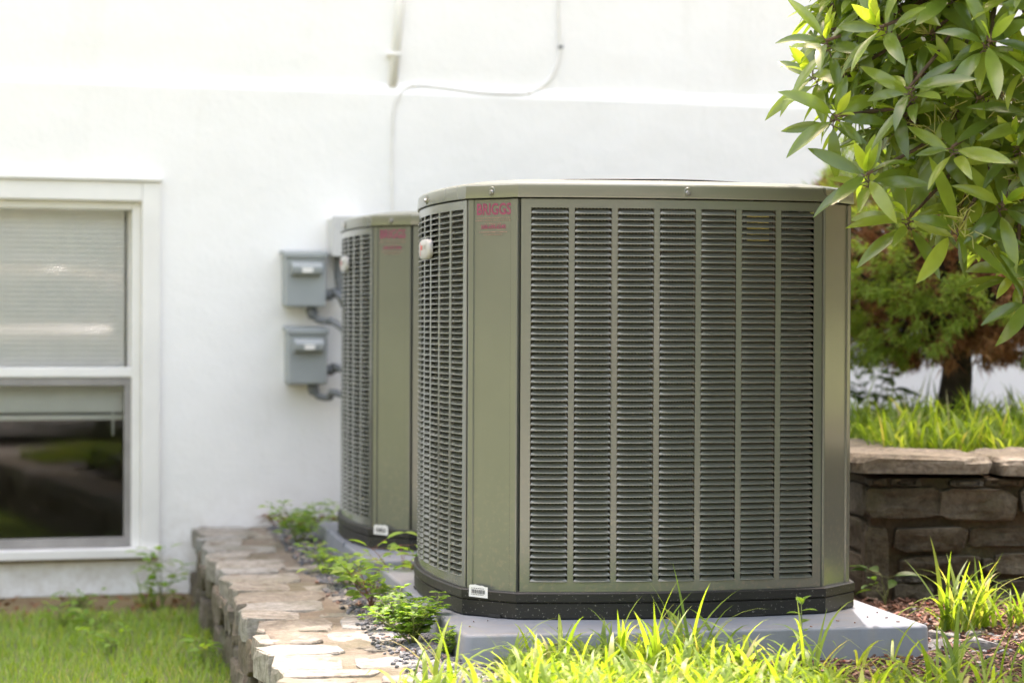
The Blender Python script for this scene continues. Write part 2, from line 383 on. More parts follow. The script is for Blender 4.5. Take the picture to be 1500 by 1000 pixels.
# dirt verge along the house foot
mb = MB()
def Wp(u, d, z):                      # a point on the house wall frame; d outward
    return Vector((u * cos(PSI) + d * sin(PSI), W0 + u * sin(PSI) - d * cos(PSI), z))
vs_ = []; fs = []
for i in range(61):
    u = -6 + 5.0 * i / 60
    for j, d in enumerate((-0.02, 0.16, 0.36, 0.56)):
        dd = d + (0.06 * noise.noise((u * 4, d * 3, 0)) if j == 3 else 0)
        vs_.append(Wp(u, dd, LAWN_Z + (0.016, 0.010, 0.007, 0.0)[j] + 0.01 * noise.noise((u * 6, d * 9, 2))))
for i in range(60):
    for j in range(3):
        a = i * 4 + j; fs.append((a, a + 1, a + 5, a + 4))
mb.add(vs_, fs, True); mb.build('dirt_verge', M['verge'], kind='structure')

# ------------------------------------------------------------------ house
house = empty('house', (0, W0, 0), PSI, 'white painted stucco house with a double-hung window and water-table ledge', 'house')
HT = 6.25
WU0, WU1, WZ0, WZ1 = -2.22, -1.30, -0.062, 1.105     # window opening
def wall_grid(us, zs, yf, mat, name, hole=None, back=None):
    mb = MB(); idx = {}; vs_ = []; fs = []
    for j, z in enumerate(zs):
        for i, u in enumerate(us):
            idx[i, j] = len(vs_); vs_.append((u, yf(u, z), z))
    for j in range(len(zs) - 1):
        for i in range(len(us) - 1):
            cu = (us[i] + us[i + 1]) / 2; cz = (zs[j] + zs[j + 1]) / 2
            if hole and hole[0] < cu < hole[1] and hole[2] < cz < hole[3]: continue
            fs.append((idx[i, j], idx[i + 1, j], idx[i + 1, j + 1], idx[i, j + 1]))
    mb.add(vs_, fs, True)
    return mb
def frange(a, b, st):
    n = max(1, round((b - a) / st)); return [a + (b - a) * i / n for i in range(n + 1)]
us = frange(-6, WU0, 0.2) + frange(WU0, WU1, 0.1)[1:] + frange(WU1, 3.4, 0.06)[1:] + frange(3.4, 7, 0.4)[1:]
zs = [-0.4, -0.235] + frange(-0.15, WZ0, 0.09) + frange(WZ0, WZ1, 0.07)[1:] + frange(WZ1, 1.45, 0.05)[1:] + \
     [1.475, 1.484, 1.489, 1.494, 1.502, 1.511, 1.520, 1.528, 1.534, 1.55, 1.58] + frange(1.62, 1.655, 0.035) + [1.665] + frange(1.75, HT, 0.5)
def wall_y(u, z):
    w = 0.006 * noise.noise((u * 1.1, z * 1.1, 5.0)) + 0.0025 * noise.noise((u * 6, z * 6, 9.0))
    lz = z - 0.026 - 0.006 * noise.noise((u * 1.5, 4.0, 0))
    if lz < 1.467: b = 0.0
    elif lz < 1.502: b = 0.026 * (lz - 1.467) / 0.035
    elif lz < 1.66: b = 0.026
    else: b = 0.0285
    # rough render scar beside the cable
    s_ = math.exp(-((u + 0.385) / 0.03) ** 2) * (1.0 if 1.05 < z < 1.45 else 0.0)
    return b + w - 0.010 * s_ * (0.5 + noise.noise((u * 40, z * 40, 2)))
wm = wall_grid(us, zs, wall_y, None, 'wall', (WU0, WU1, WZ0, WZ1))
o = wm.build('wall', M['stucco'], house)
mb = MB()      # side and rear walls
mb.add([(-6, 0.07, -0.4), (-6, 7, -0.4), (-6, 7, HT), (-6, 0.07, HT), (7, 0.07, -0.4), (7, 7, -0.4), (7, 7, HT), (7, 0.07, HT)],
       [(0, 1, 2, 3), (4, 7, 6, 5), (1, 5, 6, 2)])
mb.build('side_wall', M['stucco'], house)
mb = MB()
mb.add([(-6.3, -0.25, HT - 0.02), (7.3, -0.25, HT - 0.02), (7.3, 3.5, HT + 1.4), (-6.3, 3.5, HT + 1.4), (7.3, 7.3, HT - 0.02), (-6.3, 7.3, HT - 0.02),
        (-6.3, -0.25, HT - 0.12), (7.3, -0.25, HT - 0.12), (7.3, 7.3, HT - 0.12), (-6.3, 7.3, HT - 0.12)],
       [(0, 1, 2, 3), (3, 2, 4, 5), (6, 9, 8, 7), (0, 6, 7, 1), (1, 7, 8, 4, 2), (5, 4, 8, 9), (0, 3, 5, 9, 6)])
mb.build('roof', M['roof'], house)

# window: a part of the house; pieces below it are its sub-parts
win = bpy.data.objects.new('window', None); COL.objects.link(win); win.parent = house
def wbox(name, mat, *boxes, bev=0.003):
    mb = MB()
    for b in boxes: mb.box(*b)
    return mb.build(name, mat, win, bevel=bev)
# casing (outer trim)
c0, c1, z0, z1 = WU0 - 0.055, WU1 + 0.058, WZ0 - 0.0, WZ1 + 0.062
wbox('casing', M['white_trim'], (WU1 - 0.004, c1, -0.022, 0.06, WZ0, z1))
wbox('casing', M['white_trim'], (c0, WU0 + 0.004, -0.022, 0.06, WZ0, z1))
wbox('casing', M['white_trim'], (WU0 + 0.0045, WU1 - 0.0045, -0.021, 0.06, WZ1 - 0.004, z1 - 0.001))
wbox('drip_cap', M['white_trim'], (c0 - 0.004, c1 + 0.006, -0.032, 0.05, z1 + 0.0005, z1 + 0.014))
wbox('sill', M['white_trim'], (c0 - 0.02, c1 - 0.002, -0.040, 0.10, WZ0 - 0.032, WZ0 - 0.0005))
wbox('sill_shadow_line', M['sill_shadow'], (c0 - 0.02, c1 - 0.01, -0.012, 0.05, WZ0 - 0.043, WZ0 - 0.0325), bev=0)  # brown strip: the shadowy line under the sill put into the colour
# jambs and head inside the reveal
wbox('jamb', M['white_trim'], (WU1 - 0.034, WU1 - 0.0045, 0.005, 0.13, WZ0, WZ1 - 0.0045))
wbox('jamb', M['white_trim'], (WU0 + 0.0045, WU0 + 0.034, 0.005, 0.13, WZ0, WZ1 - 0.0045))
wbox('head', M['white_trim'], (WU0 + 0.0345, WU1 - 0.0345, 0.006, 0.13, WZ1 - 0.032, WZ1 - 0.0045))
gx0, gx1 = WU0 + 0.035, WU1 - 0.035
ZM = 0.535       # meeting rail
# upper sash
wbox('upper_sash', M['white_trim'], (gx0, gx0 + 0.03, 0.055, 0.085, ZM, WZ1 - 0.033), (gx1 - 0.006, gx1 - 0.0005, 0.055, 0.085, ZM, WZ1 - 0.033),
     (gx0, gx1, 0.0555, 0.0845, ZM - 0.03, ZM + 0.005), bev=0.002)
wbox('meeting_rail', M['white_trim'], (gx0, gx1 + 0.012, 0.010, 0.053, ZM - 0.025, ZM + 0.008))
# lower storm sash with weathered frame
wbox('lower_sash', M['aged_trim'], (gx1 - 0.022, gx1 + 0.003, 0.016, 0.046, WZ0 + 0.034, ZM - 0.054), bev=0.002)
wbox('lower_sash', M['aged_trim'], (gx0 - 0.003, gx0 + 0.022, 0.016, 0.046, WZ0 + 0.034, ZM - 0.054), bev=0.002)
wbox('lower_sash', M['aged_trim'], (gx0 - 0.003, gx1 + 0.003, 0.015, 0.047, WZ0 + 0.001, WZ0 + 0.0335), bev=0.002)
wbox('lower_sash', M['aged_trim'], (gx0 - 0.003, gx1 + 0.003, 0.015, 0.047, ZM - 0.0535, ZM - 0.0255), bev=0.002)
mb = MB(); mb.add([(gx0, 0.07, ZM), (gx1, 0.07, ZM), (gx1, 0.07, WZ1 - 0.03), (gx0, 0.07, WZ1 - 0.03)], [(0, 1, 2, 3)])
mb.build('pane', M['clear_glass'], win)
mb = MB(); mb.add([(gx0, 0.031, WZ0 + 0.03), (gx1, 0.031, WZ0 + 0.03), (gx1, 0.031, ZM - 0.03), (gx0, 0.031, ZM - 0.03)], [(0, 1, 2, 3)])
mb.build('pane', M['glass'], win)
# dim room behind
mb = MB()
X0, X1, Y0, Y1, Z0, Z1 = WU0 - 0.8, WU1 + 0.8, 0.135, 2.2, -0.5, 1.7
v8 = [(x, y, z) for z in (Z0, Z1) for y in (Y0, Y1) for x in (X0, X1)]
mb.add(v8, [(0, 1, 3, 2), (4, 6, 7, 5), (2, 3, 7, 6), (0, 2, 6, 4), (1, 5, 7, 3)])
mb.build('room', M['room'], house)
# blind: a thing of its own, hanging inside the window
blind = empty('window_blind', (0, W0, 0), PSI, 'white slatted blind lowered halfway behind the window glass', 'blind')
mb = MB(); mb.box(gx0 + 0.012, gx1 - 0.012, 0.0, 0.018, -0.0010, 0.0010, Matrix.Rotation(radians(70), 4, 'X'))
sm = mb.mesh('slat'); sm.materials.append(M['blind'])
zb_ = 0.405; k = 0; z = WZ1 - 0.045
while z > zb_:
    s_ = bpy.data.objects.new('slat', sm); COL.objects.link(s_); s_.parent = blind; s_.location = (0, 0.090, z); z -= 0.0165
for kk in range(5):
    s_ = bpy.data.objects.new('slat', sm); COL.objects.link(s_); s_.parent = blind; s_.location = (0, 0.090, zb_ - 0.004 * kk)
mb = MB(); mb.box(gx0 + 0.012, gx1 - 0.012, 0.100, 0.128, zb_ - 0.042, zb_ - 0.024); mb.build('bottom_rail', M['blind'], blind, bevel=0.003)
mb = MB(); mb.box(gx0 + 0.010, gx1 - 0.010, 0.095, 0.130, WZ1 - 0.036, WZ1 - 0.008); mb.build('head_rail', M['blind'], blind, bevel=0.003)
mb = MB(); mb.tube([(gx1 - 0.05, 0.098, 0.50), (gx1 - 0.05, 0.098, 0.31)], 0.0045, 8); mb.build('tilt_wand', M['blind'], blind)

# vertical white conduit, wire with clips
def Wpx(x, y, d=0.0):                # pixel -> house-frame local coordinates on the wall plane pushed out by d
    n = Vector((-sin(PSI), cos(PSI), 0)); dr = px_dir(x, y)
    t = (n.y * W0 - d) / n.dot(dr); p = Vector((dr.x * t, dr.y * t, CAM_Z + dr.z * t))
    q = p - Vector((0, W0, 0)); return Vector((q.x * cos(PSI) + q.y * sin(PSI), -d, p.z))
pipe = empty('wall_pipe', (0, W0, 0), PSI, 'white painted pipe running straight up the wall above the ledge', 'pipe')
pp = Wpx(577, 124); pt = Wpx(588, 2)
mb = MB()
mb.tube([(pp.x, 0.018, pp.z), (pp.x + (pt.x - pp.x) * 1.0, 0.018, pt.z), (pp.x + (pt.x - pp.x) * 4, 0.018, pt.z + (pt.z - pp.z) * 3)], 0.0165, 14)
mb.build('pipe', M['white_pipe'], pipe)
mb = MB(); mb.box(pp.x - 0.022, pp.x + 0.028, -0.001, 0.026, pp.z + 0.10, pp.z + 0.112); mb.build('strap', M['white_pipe'], pipe, bevel=0.004)
wire = empty('wall_cable', (0, W0, 0), PSI, 'white painted cable clipped to the wall, curving down past the ledge', 'cable')
pix = [(821, -160), (822, 0), (823, 40), (824, 68), (818, 95), (805, 118), (785, 132), (765, 137), (735, 137), (700, 135), (665, 130), (635, 126), (610, 125), (594, 129), (583, 140), (577, 158), (575, 185), (574, 230), (575, 290), (576, 340)]
pts = []
for x, y in pix:
    q = Wpx(x, y, 0.0); z = q.z
    pts.append(Vector((q.x, wall_y(q.x, z) - 0.006, z)))
def catmull(p, n=6):
    out = []
    for i in range(len(p) - 1):
        a, b, c, d = p[max(i - 1, 0)], p[i], p[i + 1], p[min(i + 2, len(p) - 1)]
        for k in range(n):
            t = k / n
            out.append(0.5 * ((2 * b) + (c - a) * t + (2 * a - 5 * b + 4 * c - d) * t * t + (3 * b - a - 3 * c + d) * t ** 3))
    out.append(p[-1]); return out
mb = MB(); mb.tube(catmull(pts), 0.0046, 8); mb.build('cable', M['cable'], wire)
for x, y in ((608, 125), (777, 135), (824, 68)):
    q = Wpx(x, y); yy = wall_y(q.x, q.z)
    mb = MB(); mb.box(q.x - 0.008, q.x + 0.008, yy - 0.014, yy + 0.002, q.z - 0.006, q.z + 0.006)
    mb.build('clip', M['conduit'] if x > 800 else M['white_pipe'], wire, bevel=0.004)

# ------------------------------------------------------------------ electrical boxes
def disconnect(x0, x1, y0, y1, label):
    a = Wpx(x0, y0); b = Wpx(x1, y1)
    root = empty('disconnect_box', Wp(a.x, 0, b.z), PSI, label, 'electrical box', 'grey disconnect boxes on the wall')
    w, h = b.x - a.x, a.z - b.z; d = 0.075
    mb = MB(); mb.box(0.004, w - 0.004, -d, 0.02, 0.004, h - 0.012); mb.build('enclosure', M['box_grey'], root, bevel=0.006)
    mb = MB(); mb.box(0.0, w, -d - 0.012, -d + 0.010, 0.0, h - 0.024); mb.build('cover', M['box_grey'], root, bevel=0.007)
    mb = MB()
    pr = [(0.012, h + 0.004), (-d - 0.018, h - 0.008), (-d - 0.018, h - 0.026), (-d - 0.013, h - 0.026), (-d - 0.010, h - 0.0225), (0.012, h - 0.0115)]
    n = len(pr); mb.add([(-0.003, p[0], p[1]) for p in pr] + [(w + 0.003, p[0], p[1]) for p in pr],
        [tuple(range(n)), tuple(range(n, 2 * n))[::-1]] + [(i, i + n, (i + 1) % n + n, (i + 1) % n) for i in range(n)])
    mb.build('hood', M['box_grey'], root, bevel=0.003)
    mb = MB()
    y0_ = -d - 0.012
    pr = [(y0_ + 0.002, h * 0.79), (y0_ - 0.020, h * 0.765), (y0_ - 0.026, h * 0.70), (y0_ - 0.024, h * 0.60), (y0_ - 0.015, h * 0.555), (y0_ + 0.002, h * 0.555)]
    n = len(pr); mb.add([(w * 0.13, p[0], p[1]) for p in pr] + [(w * 0.88, p[0], p[1]) for p in pr],
        [tuple(range(n)), tuple(range(n, 2 * n))[::-1]] + [(i, i + n, (i + 1) % n + n, (i + 1) % n) for i in range(n)])
    hd = mb.build('handle', M['box_grey'], root, bevel=0.005)
    mb = MB(); mb.box(w * 0.38, w * 0.64, y0_ - 0.0275, y0_ - 0.024, h * 0.605, h * 0.69); mb.build('sticker', M['label'], hd)
    return root, w, h, d
d1 = disconnect(411, 470, 367, 450, 'upper grey metal disconnect box with handle and white sticker')
d2 = disconnect(415, 472, 478, 562, 'lower grey metal disconnect box with handle and white sticker')
def conduit(pixs, depth, label, end):
    pts = []
    for (x, y), d in zip(pixs, depth):
        q = Wpx(x, y, d); pts.append(Wp(q.x, d, q.z))
    pts.append(Vector(end))
    base = pts[0].copy()
    root = empty('electrical_conduit', base, 0, label, 'conduit', 'grey conduits from the boxes to the air conditioners')
    sp = [p - base for p in catmull(pts, 8)]
    mb = MB()
    n = len(sp); mb.tube(sp, [0.0112 + 0.0010 * (i % 2) for i in range(n)], 10); mb.build('hose', M['conduit'], root)
    for k_ in (0, 5):
        mb = MB(); a = sp[k_]; b = sp[min(k_ + 3, n - 1)]; b = a + (b - a).normalized() * 0.028
        mb.tube([a, a.lerp(b, .15), a.lerp(b, .2), a.lerp(b, .8), b], [0.012, 0.015, 0.019, 0.019, 0.013], 10); mb.build('fitting', M['conduit'], root)
    return root
E1 = (-0.30, 7.62, 0.52); E2 = (-0.25, 7.6, 0.36)
conduit([(468, 432), (480, 432), (490, 432), (500, 436)], [0.05, 0.05, 0.055, 0.10], 'short grey conduit leaving the side of the upper disconnect box', E1)
conduit([(456, 449), (457, 458), (466, 468), (482, 471), (498, 478)], [0.05, 0.05, 0.06, 0.08, 0.14], 'curved grey conduit under the upper disconnect box', (-0.28, 7.62, 0.47))
conduit([(470, 542), (482, 542), (491, 542), (501, 542)], [0.05, 0.05, 0.055, 0.10], 'short grey conduit leaving the side of the lower disconnect box', E2)
conduit([(458, 561), (459, 570), (467, 580), (483, 582), (500, 578)], [0.05, 0.05, 0.06, 0.08, 0.14], 'curved grey conduit under the lower disconnect box', (-0.24, 7.6, 0.3))
a = Wpx(479, 320); b = Wpx(530, 376)
jb = empty('junction_box', Wp(a.x, 0, b.z), PSI, 'pale grey junction box on the wall behind the far air conditioner', 'electrical box')
w, h = b.x - a.x, a.z - b.z
mb = MB(); mb.box(0, w, -0.10, 0.02, 0, h); mb.build('enclosure', M['box_pale'], jb, bevel=0.006)
mb = MB(); mb.box(-0.004, w + 0.004, -0.112, -0.098, -0.004, h + 0.006); mb.build('cover', M['box_pale'], jb, bevel=0.004)
mb = MB(); mb.tube(catmull([Vector((0.025, -0.05, 0.01)), Vector((0.027, -0.05, -0.03)), Vector((0.032, -0.052, -0.10)), Vector((0.05, -0.06, -0.17)), Vector((0.10, -0.08, -0.22))]), 0.014, 10); mb.build('cable', M['conduit'], jb)

# ------------------------------------------------------------------ air conditioners
UW, US, UB = 0.6897, 0.4397, 0.0358
ZB, ZS = 0.0584, 0.9084
def arc_pt(t, off=0.0):               # along one face, t in -1..1, face looks to -y
    return Vector((t * (UW / 2 + 0.414 * off), -US - off - UB * (1 - t * t), 0))
def plan(off, nseg=10):
    pts = []
    for q in range(4):
        Rm = Matrix.Rotation(q * pi / 2, 3, 'Z')
        for i in range(nseg + 1): pts.append(Rm @ arc_pt(-1 + 2 * i / nseg, off))
    return pts
def ring(off, z, nseg=10): return [Vector((p.x, p.y, z)) for p in plan(off, nseg)]
NROW, NCOL = 62, 7
LZ0, LZ1 = ZB + 0.021, ZS - 0.022
PITCHZ = (LZ1 - LZ0) / NROW
COLS = []
for c in range(NCOL):
    cx = -1 + 2 * (0.030 + (c + 0.5) * 0.1345)
    COLS.append((cx - 0.116, cx + 0.116))
def slat_mesh(width):
    mb = MB(); n = 8; h = PITCHZ; rings = []
    prof = [(0.0095, 0.80 * h, 0.0062), (0.0055, 0.55 * h, 0.0040), (0.0015, 0.28 * h, 0.0014), (-0.0008, 0.13 * h, 0.0004), (-0.0028, 0.07 * h, 0.0), (-0.0032, -0.01 * h, 0.0), (-0.0020, -0.08 * h, 0.0)]
    vs_ = []; m = 6
    for (y, z, inset) in prof:
        for i in range(m + 1):
            s_ = -1 + 2 * i / m; x = s_ * (width / 2 - inset)
            e = max(0, abs(s_) - 0.66) / 0.34
            vs_.append((x, y + (0.003 if y < 0 else 0) * e * e, z))
    fs = []
    for r in range(len(prof) - 1):
        for i in range(m):
            a = r * (m + 1) + i; fs.append((a, a + m + 1, a + m + 2, a + 1))
    mb.add(vs_, fs, True); return mb
def col_frame(c):
    t0, t1 = COLS[c]; a, b = arc_pt(t0), arc_pt(t1)
    x = (b - a).normalized(); mid = arc_pt((t0 + t1) / 2); mid = (a + b) / 2 * 0.4 + mid * 0.6
    wd = (b - a).length
    Mx = Matrix(((x.x, -x.y, 0, mid.x), (x.y, x.x, 0, mid.y), (0, 0, 1, 0), (0, 0, 0, 1)))
    return Mx, wd
def panel_sheet(Rm, gap=0.006):
    # bowed sheet with seven tall openings; each strip is a thin curved slab
    mb = MB(); th = 0.0022
    te = 1 - gap / (UW / 2)
    def strip(t0, t1, za, zb, n):
        ps = [arc_pt(t0 + (t1 - t0) * i / n) for i in range(n + 1)]
        fr = [(Rm @ p) for p in ps]; bk = [(Rm @ (p + Vector((0, th, 0)))) for p in ps]
        vs_ = [Vector((p.x, p.y, z)) for z in (za, zb) for p in fr] + [Vector((p.x, p.y, z)) for z in (za, zb) for p in bk]
        m = n + 1; fs = []
        for i in range(n):
            fs.append((i, i + 1, m + i + 1, m + i)); fs.append((2 * m + i, 3 * m + i, 3 * m + i + 1, 2 * m + i + 1))
            fs.append((i, 2 * m + i, 2 * m + i + 1, i + 1)); fs.append((m + i, m + i + 1, 3 * m + i + 1, 3 * m + i))
        fs.append((0, m, 3 * m, 2 * m)); fs.append((n, 2 * m + n, 3 * m + n, m + n))
        mb.add(vs_, fs, False)
    strip(-te, te, LZ1, ZS - 0.003, 28); strip(-te, te, ZB, LZ0, 28)
    ed = [-te] + [t for c in COLS for t in c] + [te]
    for i in range(0, len(ed), 2): strip(ed[i], ed[i + 1], LZ0, LZ1, 2)
    return mb
def text_mesh(txt, size, offset=0.0, xs=1.0):
    cu = bpy.data.curves.new('t', 'FONT'); cu.body = txt; cu.size = size; cu.align_x = 'CENTER'; cu.offset = offset; cu.resolution_u = 3
    ob = bpy.data.objects.new('t', cu); COL.objects.link(ob)
    bpy.context.view_layer.update()
    me = bpy.data.meshes.new_from_object(ob.evaluated_get(bpy.context.evaluated_depsgraph_get()))
    bpy.data.objects.remove(ob); bpy.data.curves.remove(cu)
    if xs != 1.0:
        for v in me.vertices: v.co.x *= xs
    return me

def build_unit(loc, label, individual, seed):
    rnd = random.Random(seed)
    U = empty('air_conditioner', loc, YAW, label, 'air conditioner', 'outdoor air conditioner units on pads')
    # base pan: two tiers with a groove and foot notches
    mb = MB()
    mb.loft([ring(0.006, 0.0), ring(0.009, 0.003), ring(0.009, 0.0335), ring(0.006, 0.0355), ring(0.006, 0.0365), ring(0.0105, 0.038), ring(0.0105, ZB - 0.003), ring(0.008, ZB - 0.0005), ring(-0.002, ZB - 0.0005)], smooth=False)
    bp = mb.build('base_pan', M['base'], U)
    mb = MB(); mb.add(ring(-0.003, 0.03), [tuple(range(44))]); mb.build('base_floor', M['base'], bp)
    for q in range(4):                                    # dark drain slots at the foot
        Rm = Matrix.Rotation(q * pi / 2, 4, 'Z')
        for t, wd, hh in ((-1.13, 0.03, 0.006), (-0.45, 0.05, 0.003), (0.5, 0.05, 0.003)):
            p = arc_pt(max(t, -1), 0.009); x = p.x + (t + 1 if t < -1 else 0) * 0.3
            y = p.y + (0.036 if t < -1 else 0)
            Mx = Rm @ Matrix.Translation((x, y, 0)) @ Matrix.Rotation(radians(-45) if t < -1 else -2 * UB * t / (UW / 2) * -0.5, 4, 'Z')
            mb = MB(); mb.box(-wd / 2, wd / 2, -0.0022, 0.006, 0.0015, hh + 0.0015, Mx); mb.build('drain_slot', M['dark_gap'], bp)
    # coil: C-shape, open at the front-right corner
    cp = []
    full = plan(-0.045, 12)
    # order: front(-y) left->right, right(+x), back, left ; start after the right panel's first part, end before the right end of the front
    seq = full[13 + 3:] + full[:12]
    mb = MB()
    mb.loft([[Vector((p.x, p.y, z)) for p in seq] for z in (ZB, ZS - 0.01)], closed=False)
    mb.loft([[Vector((p.x * .93, p.y * .93, z)) for p in seq] for z in (ZB, ZS - 0.01)], closed=False)
    coil = mb.build('coil', M['coil'], U)
    # hairpin copper ends and yellow tag at the open coil end
    mb = MB()
    for k in range(18):
        z = ZB + 0.05 + k * 0.045; x = 0.30; y = -0.40
        mb.tube([(x - 0.03, y + 0.02, z), (x, y + 0.012, z), (x + 0.008, y + 0.012, z + 0.011), (x, y + 0.012, z + 0.022), (x - 0.03, y + 0.02, z + 0.022)], 0.0045, 6)
    mb.build('hairpins', M['steel'], coil, kind='stuff')
    if individual:
        t = 0.60; p = arc_pt(t, -0.036)
        mb = MB(); mb.box(p.x - 0.028, p.x + 0.022, p.y - 0.002, p.y, ZS - 0.090, ZS - 0.022); mb.build('yellow_tag', M['yellow_label'], coil)
        mb = MB()
        for k in range(5): mb.box(p.x - 0.008, p.x + 0.018, p.y - 0.003, p.y - 0.0022, ZS - 0.052 - k * 0.006, ZS - 0.050 - k * 0.006)
        mb.build('tag_print', M['ink'], coil)
    # dark sheets added behind the gaps to block light
    for q in range(4):
        Rm = Matrix.Rotation(q * pi / 2, 4, 'Z')
        a = arc_pt(-1); b = Matrix.Rotation(-pi / 2, 3, 'Z') @ arc_pt(1)
        # corner panel profile from b (left face side) to a (front face side)
        d = (a - b); L = d.length; dx = d / L; nn = Vector((dx.y, -dx.x, 0))     # outward
        prof = [(0.0, -0.010), (0.0015, -0.001), (0.004, 0.0008), (0.016, 0.0008), (0.0185, -0.0025), (L - 0.022, -0.0025), (L - 0.019, 0.0008), (L - 0.005, 0.0008), (L - 0.0025, -0.001), (L - 0.0015, -0.010)]
        mb = MB(); pts = [b + dx * s_ + nn * o_ for s_, o_ in prof]
        mb.loft([[Rm @ Vector((p.x, p.y, z)) for p in pts] for z in (ZB - 0.0004, ZS - 0.003)], closed=False, smooth=False)
        cpn = mb.build('corner_panel', M['paint'], U)
        mb = MB(); pts2 = [b + dx * -0.02 - nn * 0.014, b + dx * (L + 0.02) - nn * 0.014]
        mb.loft([[Rm @ Vector((p.x, p.y, z)) for p in pts2] for z in (ZB, ZS)], closed=False, smooth=False)
        mb.build('gap_blocker', M['dark_gap'], U)
        if q == 0:
            # printed sticker on the front-left corner panel
            mid = b + dx * (L / 2) + nn * -0.0018; ang = math.atan2(dx.y, dx.x)
            Mx = Matrix.Translation(mid) @ Matrix.Rotation(ang, 4, 'Z') @ Matrix.Rotation(pi / 2, 4, 'X')
            def put(me, name, mat, x, z):
                ob = bpy.data.objects.new(name, me); COL.objects.link(ob); me.materials.append(mat); ob.parent = cpn
                ob.matrix_local = Matrix.Translation((0, 0, z)) @ Mx @ Matrix.Translation((x, 0, 0)); return ob
            put(text_mesh('BRIGGS', 0.0345, 0.0007, 0.79), 'company_lettering', M['pink'], 0.001, ZS - 0.0355)
            put(text_mesh('508-695-0240', 0.0125, 0.0002, 0.92), 'phone_lettering', M['pink'], 0.0, ZS - 0.0665)
            for zz, wd, n in ((0.044, 0.088, 16), (0.0495, 0.094, 18), (0.056, 0.045, 8), (0.0745, 0.074, 14), (0.080, 0.050, 9)):
                mb = MB(); x = -wd / 2
                for k in range(n):
                    ww = wd / n * rnd.uniform(0.45, 0.9); mb.add([(x, 0, 0), (x + ww, 0, 0), (x + ww, 0.0022, 0), (x, 0.0022, 0)], [(0, 1, 2, 3)]); x += wd / n
                put(mb.mesh('small_print'), 'small_print', M['pink_faint'], 0, ZS - zz)
            # torn barcode label on the base rim
            mid = b + dx * (L * 0.30) + nn * 0.0092
            mb = MB()
            top = [(-0.019, 0.0), (-0.019, 0.030)] + [(-0.0165 + k * 0.005, 0.030 + rnd.uniform(0, 0.0055)) for k in range(7)] + [(0.019, 0.030), (0.0195, 0.0)]
            tt = Matrix.Translation((0, 0, ZB - 0.0275)) @ Matrix.Translation(mid) @ Matrix.Rotation(ang, 4, 'Z') @ Matrix.Rotation(radians(1.5), 4, 'Y') @ Matrix.Rotation(pi / 2, 4, 'X')
            tt = Matrix.Translation((0, 0, 0.0105)) @ tt @ Matrix.Diagonal((1.3, 0.80, 1.0, 1.0))
            mb.add([tt @ Vector((x, y, 0.0018)) for x, y in top], [tuple(range(len(top)))[::-1]])
            lb = mb.build('barcode_label', M['label'], bp)
            mb = MB(); x = -0.014
            while x < 0.014:
                ww = rnd.choice((0.0005, 0.0008, 0.0013)); mb.add([tt @ Vector(v) for v in ((x, 0.010, .0024), (x + ww, 0.010, .0024), (x + ww, 0.021, .0024), (x, 0.021, .0024))], [(0, 1, 2, 3)]); x += ww + rnd.choice((0.0006, 0.001))
            for yy in (0.0065, 0.0235):
                x = -0.014
                while x < 0.012:
                    ww = rnd.uniform(0.001, 0.004); mb.add([tt @ Vector(v) for v in ((x, yy, .0024), (x + ww, yy, .0024), (x + ww, yy + .0016, .0024), (x, yy + .0016, .0024))], [(0, 1, 2, 3)]); x += ww + 0.001
            mb.build('barcode', M['ink'], lb)
    # louvred panels
    nind = 0
    for q in range(4):
        Rm3 = Matrix.Rotation(q * pi / 2, 3, 'Z'); Rm = Rm3.to_4x4()
        pn = panel_sheet(Rm3).build('louver_panel', M['paint'], U)
        rest = MB(); smesh = None
        for c in range(NCOL):
            Mx, wd = col_frame(c)
            sb = slat_mesh(wd)
            me = None
            for r in range(NROW):
                bent = 0.02 if rnd.random() < 0.03 else 0.0035
                A = Rm @ Mx @ Matrix.Translation((rnd.gauss(0, 0.0002), rnd.gauss(0, 0.0003), LZ0 + (r + 0.08) * PITCHZ + rnd.gauss(0, 0.0002))) @ Euler((rnd.gauss(0, 0.018), rnd.gauss(0, bent), 0)).to_matrix().to_4x4()
                if individual and q == 0 and nind < 300:
                    if me is None: me = sb.mesh('louver'); me.materials.append(M['paint'])
                    ob = bpy.data.objects.new('louver', me); COL.objects.link(ob); ob.parent = pn; ob.matrix_local = A; nind += 1
                else:
                    rest.add([A @ Vector(v) for v in sb.v], sb.f, True)
        if rest.v: rest.build('louver', M['paint'], pn, kind='stuff')
    # lid
    mb = MB()
    mb.loft([ring(-0.004, ZS + 0.0005), ring(0.0045, ZS + 0.0005), ring(0.0050, ZS + 0.0025), ring(0.0035, ZS + 0.027), ring(0.0015, ZS + 0.0305), ring(-0.005, ZS + 0.0335), ring(-0.045, ZS + 0.0400), ring(-0.075, ZS + 0.043)])
    n = 44; outer = ring(-0.075, ZS + 0.043)
    circ = [Vector((0.335 * cos(math.atan2(p.y, p.x)), 0.335 * sin(math.atan2(p.y, p.x)), ZS + 0.046)) for p in outer]
    mb.loft([outer, circ, [Vector((p.x, p.y, ZS - 0.03)) for p in circ]])
    lid = mb.build('lid', M['paint_lid'], U)
    m = lid.modifiers.new('edges', 'EDGE_SPLIT'); m.split_angle = radians(24)
    mb = MB()
    for k in range(13):
        r = 0.05 + k * 0.0235
        mb.tube([(r * cos(2 * pi * i / 40), r * sin(2 * pi * i / 40), ZS + 0.050) for i in range(41)], 0.0018, 5, False)
    for k in range(8):
        aa = k * pi / 4; mb.tube([(0.04 * cos(aa), 0.04 * sin(aa), ZS + 0.0475), (0.345 * cos(aa), 0.345 * sin(aa), ZS + 0.0475)], 0.002, 5)
    mb.build('fan_guard', M['fan'], lid)
